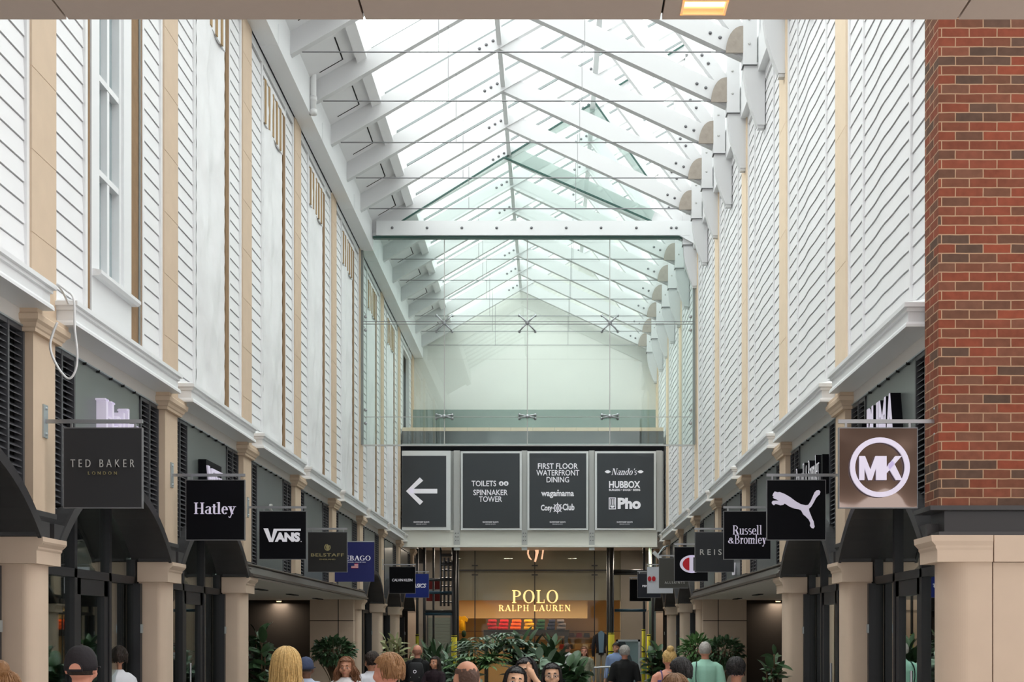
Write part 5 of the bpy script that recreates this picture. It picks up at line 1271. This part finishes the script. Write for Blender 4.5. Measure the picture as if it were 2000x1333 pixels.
def strands(m,n,zlow,wave,seed,spread=1.0,front=False,th=.02,rad=.007,tmax=.95):
    rnd=random.Random(seed); c=Vector((0,-.012,1.658))
    for i in range(n):
        a=rnd.uniform(math.pi*1.0,math.pi*2.0) if not front else rnd.uniform(math.pi*.9,math.pi*2.1)   # behind and at the sides
        if front and rnd.random()<.4: a=rnd.choice([rnd.uniform(-.1,.34),rnd.uniform(math.pi-.34,math.pi+.1)])
        o=rnd.uniform(.004,th); dx,dy=math.cos(a),math.sin(a)
        P=[]
        for t in (.1,.1+(tmax-.1)*.3,.1+(tmax-.1)*.65,tmax): P.append(c+Vector((dx*(.077+o)*math.sin(t*1.6),dy*(.096+o)*math.sin(t*1.6),(.094+o)*math.cos(t*1.6))))
        e=P[-1]; zl=zlow+rnd.uniform(-.03,.05)
        for q in (.33,.66,1): 
            f=1+ (spread-1)*q; P.append(Vector((e.x*f+wave*rnd.uniform(-1,1),e.y*f+wave*rnd.uniform(-1,1)-.012*q,e.z+(zl-e.z)*q)))
        m.tube(smooth_pts(P,3),[rad*.7]+[rad]*(3*6-1)+[rad*.5],5)
    return m
def person(label,px,Y,ytop,face=0,skin='light',hair=('short','brown'),top=('short',(120,120,130),.9),bottom=(40,44,60),pose=('down','down'),extra=None,tilt=0,build=1.0,seed=1):
    x=Xp(px,Y); H=Zp(ytop,Y); k=H/(1.752+(.012 if hair[0] not in ('bald','crop','balding') else 0))
    r=root('person',label,'person',(x,Y,0)); r.rotation_euler=(0,0,math.radians(face)); r.scale=(k*build,k*build,k)
    me=bodymesh(pose)
    hm=HM[hair[1]] if hair[1] else HM['stubble']
    b=meshobj('body',me,[SK[skin],M['lip'],M['eye'],M['iris'],hm],r); 
    for p in me.polygons: p.material_index=0
    facemats(me)
    tm=mat('top_cloth',srgb(*top[1]),.85,var=.06,scale=12) if not isinstance(top[1],bpy.types.Material) else top[1]
    meshobj('top',top_mesh(pose,top[0],top[2],low=(top[0]=='strap')),[tm],r)
    if _bm[0] is None: _bm[0]=bottom_mesh()
    meshobj('trousers',_bm[0].copy(),[mat('trouser_cloth',srgb(*bottom),.9)],r)
    m=MB()
    for sg in (-1,1): m.tube([(.1*sg,-.085,.035),(.1*sg,-.04,.05),(.103*sg,.06,.05),(.107*sg,.15,.035),(.108*sg,.19,.025)],[.03,.046,.05,.045,.02],10)
    obj('shoes',m,M['dark'],r,smooth=True,local=True)
    st=hair[0]; hp=None
    if st=='short': m=hair_cap('short',.017,seed); strands(m,230,1.612,.004,seed,.93,th=.02,rad=.0032,tmax=.80)
    elif st=='crop': m=hair_cap('crop',.008,seed)
    elif st=='bald': m=hair_cap('bald',.003,seed)
    elif st=='long': m=hair_cap('long',.014,seed); strands(m,520,hair[2],.010,seed,1.12,True,.024,.0036)
    elif st=='curly': m=hair_cap('long',.018,seed); strands(m,520,hair[2],.045,seed,1.5,True,.03,.0042)
    elif st=='bob': m=hair_cap('long',.018,seed); strands(m,620,hair[2],.009,seed,1.08,False,.03,.0034)
    elif st=='bun': m=hair_cap('short',.016,seed); m.ell((0,-.06,1.77),(.05,.05,.045),12,8); strands(m,160,1.62,.006,seed,.95,False,.018,.003,tmax=.82)
    elif st=='balding': m=hair_cap('balding',.0025,seed)
    elif st=='capped': m=hair_cap('bald',.003,seed)
    hp=obj('hair',m,hm,r,smooth=True,local=True)
    if st=='capped':
        cm=mat('cap_cloth',srgb(*hair[2]),.85,bump=.2,scale=40); m=MB(); n=28; rings=[]
        for j in range(9):
            t=math.pi/2*j/8*1.0; rings.append([(.089*math.cos(a)*math.cos(t)**.8 if t<1.57 else 0,-.012+.108*math.sin(a)*math.cos(t)**.8 if t<1.57 else -.012,1.655+.112*math.sin(t)) for a in [2*math.pi*i/n for i in range(n)]])
        band=[(x_,y_,1.625) for x_,y_,_ in rings[0]]
        m.loft([band]+rings); hat=obj('cap',m,cm,r,smooth=True,local=True)
        m=MB(); pts=[(.085*math.cos(t),.06+.125*math.sin(t)) for t in [math.pi*i/14 for i in range(15)]]
        m.prism(pts,'z',1.638,1.645); obj('peak',m,cm,hat,local=True); m=MB().ell((0,-.012,1.767),(.012,.012,.006),8,5); obj('button',m,cm,hat,local=True)
        if len(hair)>3: 
            g=MB(); g.prism([(.034*math.cos(t),1.632+.036*math.sin(t)) for t in [math.pi*i/10 for i in range(11)]],'y',-.124,-.114); obj('strap_opening',g,SK[skin],hat,local=True)
            g=MB(); g.tube([(.036*math.cos(t),-.122,1.632+.038*math.sin(t)) for t in [math.pi*i/10 for i in range(11)]],.004,5); g.box(-.04,.04,-.125,-.118,1.62,1.634); obj('adjuster_strap',g,cm,hat,local=True)
    if extra: extra(r)
    if tilt:
        r.rotation_euler.y=math.radians(tilt)
    return r
BLK=mat('black_nylon',(.012,.012,.014),.7)
def backpack(r):
    b=root('backpack','black backpack with a small round white emblem on the bald man in black','backpack',(0,0,0)); b.parent=r
    for kk in ('category','label'): del b[kk]
    m=MB(); rings=[]
    for z,w,d in ((1.0,.10,.05),(1.02,.135,.08),(1.15,.145,.095),(1.32,.14,.085),(1.42,.12,.06),(1.45,.08,.035)):
        rings.append([(w*math.copysign(abs(math.cos(t))**.6,math.cos(t)),-.19+d*math.copysign(abs(math.sin(t))**.6,math.sin(t)),z) for t in [2*math.pi*i/20 for i in range(20)]])
    m.loft(rings); obj('pack',m,BLK,b,smooth=True,local=True)
    m=MB(); m.tube([(.025*math.cos(t),-.283,1.29+.025*math.sin(t)) for t in [2*math.pi*i/14 for i in range(15)]],.005,5)
    obj('emblem',m,M['letter'],b,local=True)
    m=MB()
    for sg in (-1,1): m.tube([(sg*.07,-.27,1.08),(sg*.075,-.275,1.2)],.006,5)
    obj('reflective_tab',m,M['lettergrey'],b,local=True)
    m=MB()
    for sg in (-1,1): m.tube(smooth_pts([(sg*.08,-.12,1.42),(sg*.1,-.02,1.485),(sg*.11,.10,1.42),(sg*.12,.125,1.28),(sg*.14,.06,1.12),(sg*.12,-.12,1.06)],4),[(.022,.006)]*21,6)
    obj('strap',m,BLK,b,local=True)
def glasses(r):
    m=MB()
    for sg in (-1,1):
        m.tube([(sg*.032+.021*math.cos(t),.096,1.637+.018*math.sin(t)) for t in [2*math.pi*i/16 for i in range(17)]],.0022,5); m.tube([(sg*.053,.094,1.64),(sg*.08,.0,1.645)],.002,5)
    m.tube([(-.011,.098,1.64),(.011,.098,1.64)],.002,5); obj('glasses',m,M['rod'],r,local=True)
def arms_of_glasses(r):
    m=MB()
    for sg in (-1,1): m.tube([(sg*.083,.07,1.642),(sg*.086,-.03,1.64),(sg*.078,-.06,1.62)],.003,5)
    obj('glasses',m,M['lettergrey'],r,local=True)
def cross_strap(col,both=False,name='shoulder_strap'):
    def f(r):
        m=MB(); sgs=(-1,1) if both else (-1,)
        for sg in sgs:
            m.tube(smooth_pts([(sg*.12,-.11,1.15),(sg*.13,-.145,1.3),(sg*.125,-.12,1.42),(sg*.115,-.02,1.475),(sg*.12,.10,1.42),(sg*.11,.14,1.3)],4),[(.02,.006)]*21,6)
        obj(name,m,mat('strap_cloth',srgb(*col),.8),r,local=True)
    return f
def phone(r):
    m=MB().box(-.06,.06,.46,.468,1.2,1.27); obj('phone',m,M['dark'],r,local=True)
floral=mat('dark_floral_cloth',srgb(40,26,34),.85,var=.9,scale=34); floral2=mat('pale_floral_cloth',srgb(150,150,130),.85,var=.45,scale=26)
stripe=mat('striped_cloth',srgb(185,195,215),.85,var=.2,scale=30)
person('person with loosely tied fair hair before the nearest stone column',8,6.0,1309,0,'light',('bun','fair'),('short',(90,80,80),.9),seed=2)
person('person in a black baseball cap seen from behind, before the glazed arch',159,7.4,1262,4,'pink',('capped','dark',(34,30,34),1),('short',(50,50,56),.9),seed=3)
person('person in a white T-shirt inside the arched shop behind the glass',228,13.2,1262,60,'tan',('short','dark'),('short',(225,226,232),.9),seed=4)  # solid figure takes the place of a reflection in the shop glass
person('person with straight shoulder-length blonde hair and pink top, seen from behind',560,9.0,1267,0,'pink',('bob','blonde',1.44),('cap',(222,140,130),.9),bottom=(60,70,100),seed=5)
person('person in a navy cap and striped shirt beside the blonde person',598,13.6,1284,-8,'brown',('capped','dark',(66,76,104)),('short',stripe,.9),seed=6)
person('person with long curly auburn hair and white blouse, facing this way',676,14.6,1285,176,'tan',('curly','auburn',1.36),('cap',(232,228,230),.9),bottom=(70,70,80),extra=cross_strap((170,60,60)),seed=7)
person('person with short dark hair and white top, half behind the fair-haired youth',726,15.2,1273,30,'tan',('short','dark'),('short',(226,228,236),.9),seed=8)
person('youth with tousled light brown hair turned in profile',757,8.4,1276,58,'pink',('short','fair'),('short',(222,190,185),.9),seed=9)
person('bald person in black with a black backpack walking away',815,22.0,1260.5,-3,'pink',('bald','shaved'),('long',(16,16,18),.88),bottom=(24,24,28),extra=backpack,seed=10)
person('person in dark floral clothing holding up a phone beside the central plants',849,21.4,1283,150,'tan',('long','dark',1.42),('short',floral,.8),bottom=(40,30,36),pose=('photo','photo'),extra=phone,seed=11)
person('balding person with cropped brown hair, close, in front of the central plants',911,8.0,1292,22,'tan',('balding','stubble'),('short',(90,92,104),.9),seed=12)
person('dark-haired person tilting the head and facing this way',962,10.3,1301,188,'warm',('long','black',1.38),('short',(180,150,150),.9),tilt=-7,seed=13)
person('black-haired person with one hand raised to the forehead',1027,11.1,1286,160,'warm',('long','black',1.38),('short',(226,205,208),.9),pose=('head','down'),seed=14)
person('long dark-haired person with thin glasses facing this way',1078,11.95,1297,181,'warm',('long','black',1.3),('short',(60,62,70),.9),extra=glasses,seed=15)
person('person in a white shirt turned sideways near the shop entrance',1108,31.5,1257,-40,'tan',('crop','stubble'),('long',(225,222,226),.9),seed=16)
person('person in pale floral dress facing this way near the shop entrance',1141,30.5,1264,178,'pink',('long','auburn',1.46),('long',floral2,.86),bottom=(150,150,135),seed=17)
person('grey-haired person in a black T-shirt walking away, by the poster stand',1220,21.6,1261,-2,'pink',('short','grey'),('short',(16,16,18),.9),bottom=(46,46,52),seed=18)
person('person in a pale blue shirt half hidden behind the man in black',1203,30.5,1256,160,'tan',('short','dark'),('long',(140,160,200),.9),seed=19)
person('blonde person with pinned hair and purple straps on a bare back',1307,16.0,1269,10,'pink',('bun','blonde'),('strap',(96,84,128),.9),bottom=(180,170,180),extra=cross_strap((96,84,128),True),seed=20)
person('person with thick short black hair and glasses before the blonde',1328,10.2,1285,24,'tan',('short','black'),('short',(90,84,84),.9),extra=arms_of_glasses,seed=21)
person('brown-haired person lowest in view, in front of the black-haired one',1318,7.4,1317,0,'tan',('short','brown'),('short',(110,96,90),.9),seed=22)
person('grey-haired person in a mint green shirt with a dark shoulder strap',1377,17.6,1255,-4,'pink',('crop','grey'),('short',(158,206,186),.88),bottom=(70,74,84),extra=cross_strap((28,30,44)),seed=23)
person('dark-haired person in a light blue top, seen from behind near the stone passage',1438,11.6,1284,-18,'tan',('short','black'),('short',(122,152,212),.9),seed=24)
